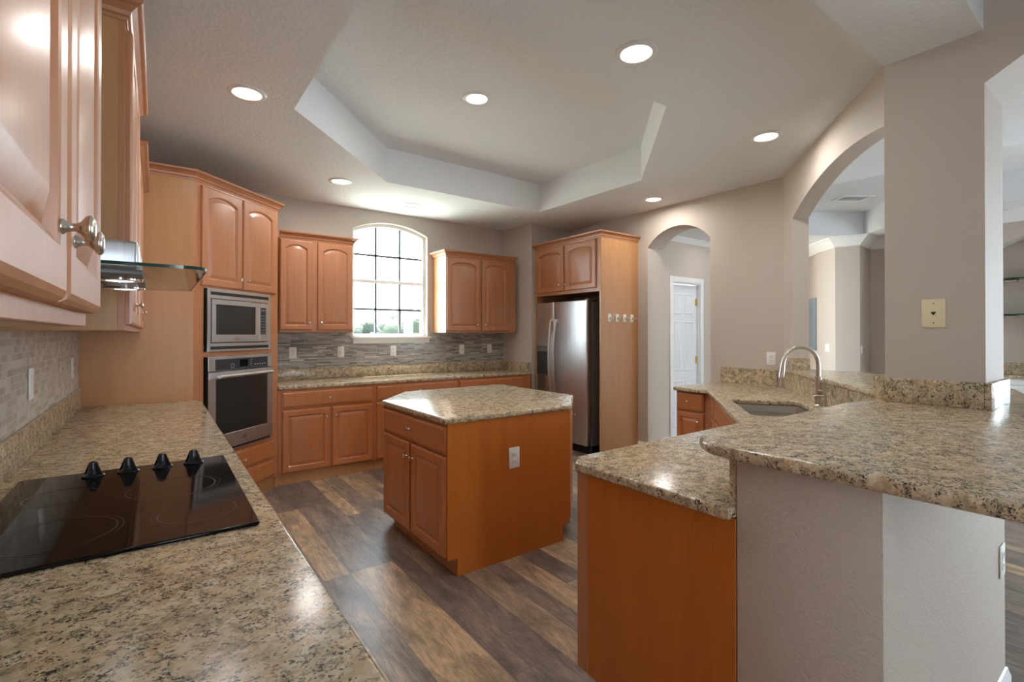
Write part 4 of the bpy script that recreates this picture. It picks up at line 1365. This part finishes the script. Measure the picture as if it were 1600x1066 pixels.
t = thing('soap_dispenser', 'short nickel soap dispenser right of the faucet', 'soap dispenser', (*sp, 0.9145), math.atan2(N45.y, N45.x))
bm = BM(); lathe(bm, [(0.02, 0), (0.02, 0.004), (0.013, 0.007), (0.013, 0.05), (0.009, 0.052), (0.009, 0.068), (0.012, 0.07), (0.012, 0.082), (0, 0.083)], n=20)
obj('body', bm, M['nickel'], t)
bm = BM(); tube(bm, [(0, 0, 0.074), (0.05, 0, 0.076), (0.068, 0, 0.07)], [0.007, 0.006, 0.005], 12)
obj('nozzle', bm, M['nickel'], t)

# raised bar
nB = -1.188
bar = [(1.247, -0.12), (1.247, 0.775), (1.335, 0.868), (2.50, 0.872), P45(2.76, nB), P45(4.895, nB), (4.56, 1.42), (3.85, 0.52), (3.42, 0.40), (3.2, 0.20), (2.4, -0.12)]
bm = BM(); slab(bm, round_poly(bar, 0.06, 5, (0, 1, 2, 9, 10)), 1.0525, 1.0875, bev=0.014)
wt = obj('granite_bar_top', bm, M['granite']); tag(wt, 'raised granite breakfast bar running from the pony wall past the column', 'bar top')
t = thing('column_splash', 'granite upstand wrapped round the foot of the column on the bar', 'splash', (2.69, 0.6, 1.088))
bm = BM(); box(bm, 2.681, 2.7005, 0.452, 0.79, 1.088, 1.195, 0.002); obj('front_strip', bm, M['granite'], t, world=True)
bm = BM(); prism(bm, [(2.681, 0.7905), (2.7005, 0.7905), (2.745, 0.825), (2.73, 0.84)], 1.088, 1.195); obj('angled_strip', bm, M['granite'], t, world=True)
bm = BM(); box(bm, 2.681, 3.05, 0.43, 0.4505, 1.088, 1.195, 0.002); obj('side_strip', bm, M['granite'], t, world=True)
bm = BM(); prism(bm, [P45(sJ - 0.002, nW + 0.021), P45(S_COR - 0.02, nW + 0.021), P45(S_COR - 0.02, nW + 0.001), P45(sJ - 0.002, nW + 0.001)], 1.088, 1.185)
prism(bm, [P45(sJ - 0.022, nW + 0.021), P45(sJ - 0.002, nW + 0.021), P45(sJ - 0.002, nW - 0.125), P45(sJ - 0.022, nW - 0.125)], 1.088, 1.185)
tag(obj('jamb_splash', bm, M['granite']), 'granite upstand on the bar at the left jamb of the angled pass-through', 'splash')

# ------------------------------------------------------------------ outdoors
bm = BM(); box(bm, -25, 30, YB + 0.18, 60, -0.5, -0.4)
struct('lawn', bm, M['grass'])
def tree(x, y, h_, r_, lb):
    t = thing('garden_tree', lb, 'tree', (x, y, -0.4), 0, 'trees outside the window')
    bm = BM(); tube(bm, [(0, 0, 0), (0.05, 0, h_ * 0.3), (0, 0.05, h_ * 0.6)], [0.12, 0.09, 0.06], 10)
    obj('trunk', bm, M['bark'], t)
    bm = BM()
    rnd = random.Random(int(x * 100) + 3)
    for k in range(26):
        a = rnd.uniform(0, 6.28); rr = r_ * math.sqrt(rnd.random()); z = h_ * rnd.uniform(0.08, 0.95)
        s = r_ * rnd.uniform(0.28, 0.48)
        ic = bmesh.new(); bmesh.ops.create_icosphere(ic, subdivisions=2, radius=s)
        for v in ic.verts: v.co *= rnd.uniform(0.75, 1.2)
        join(bm, ic, Matrix.Translation((rr * math.cos(a), rr * math.sin(a), z)))
    obj('foliage', bm, M['leaf'], t, angle=180)
tree(4.6, 14.5, 2.0, 1.1, 'pale round tree outside, at the left of the window')
tree(8.4, 19.0, 2.7, 1.6, 'pale tree outside, behind the middle panes of the window')
tree(7.0, 13.0, 1.9, 1.0, 'pale tree outside, at the right of the window')
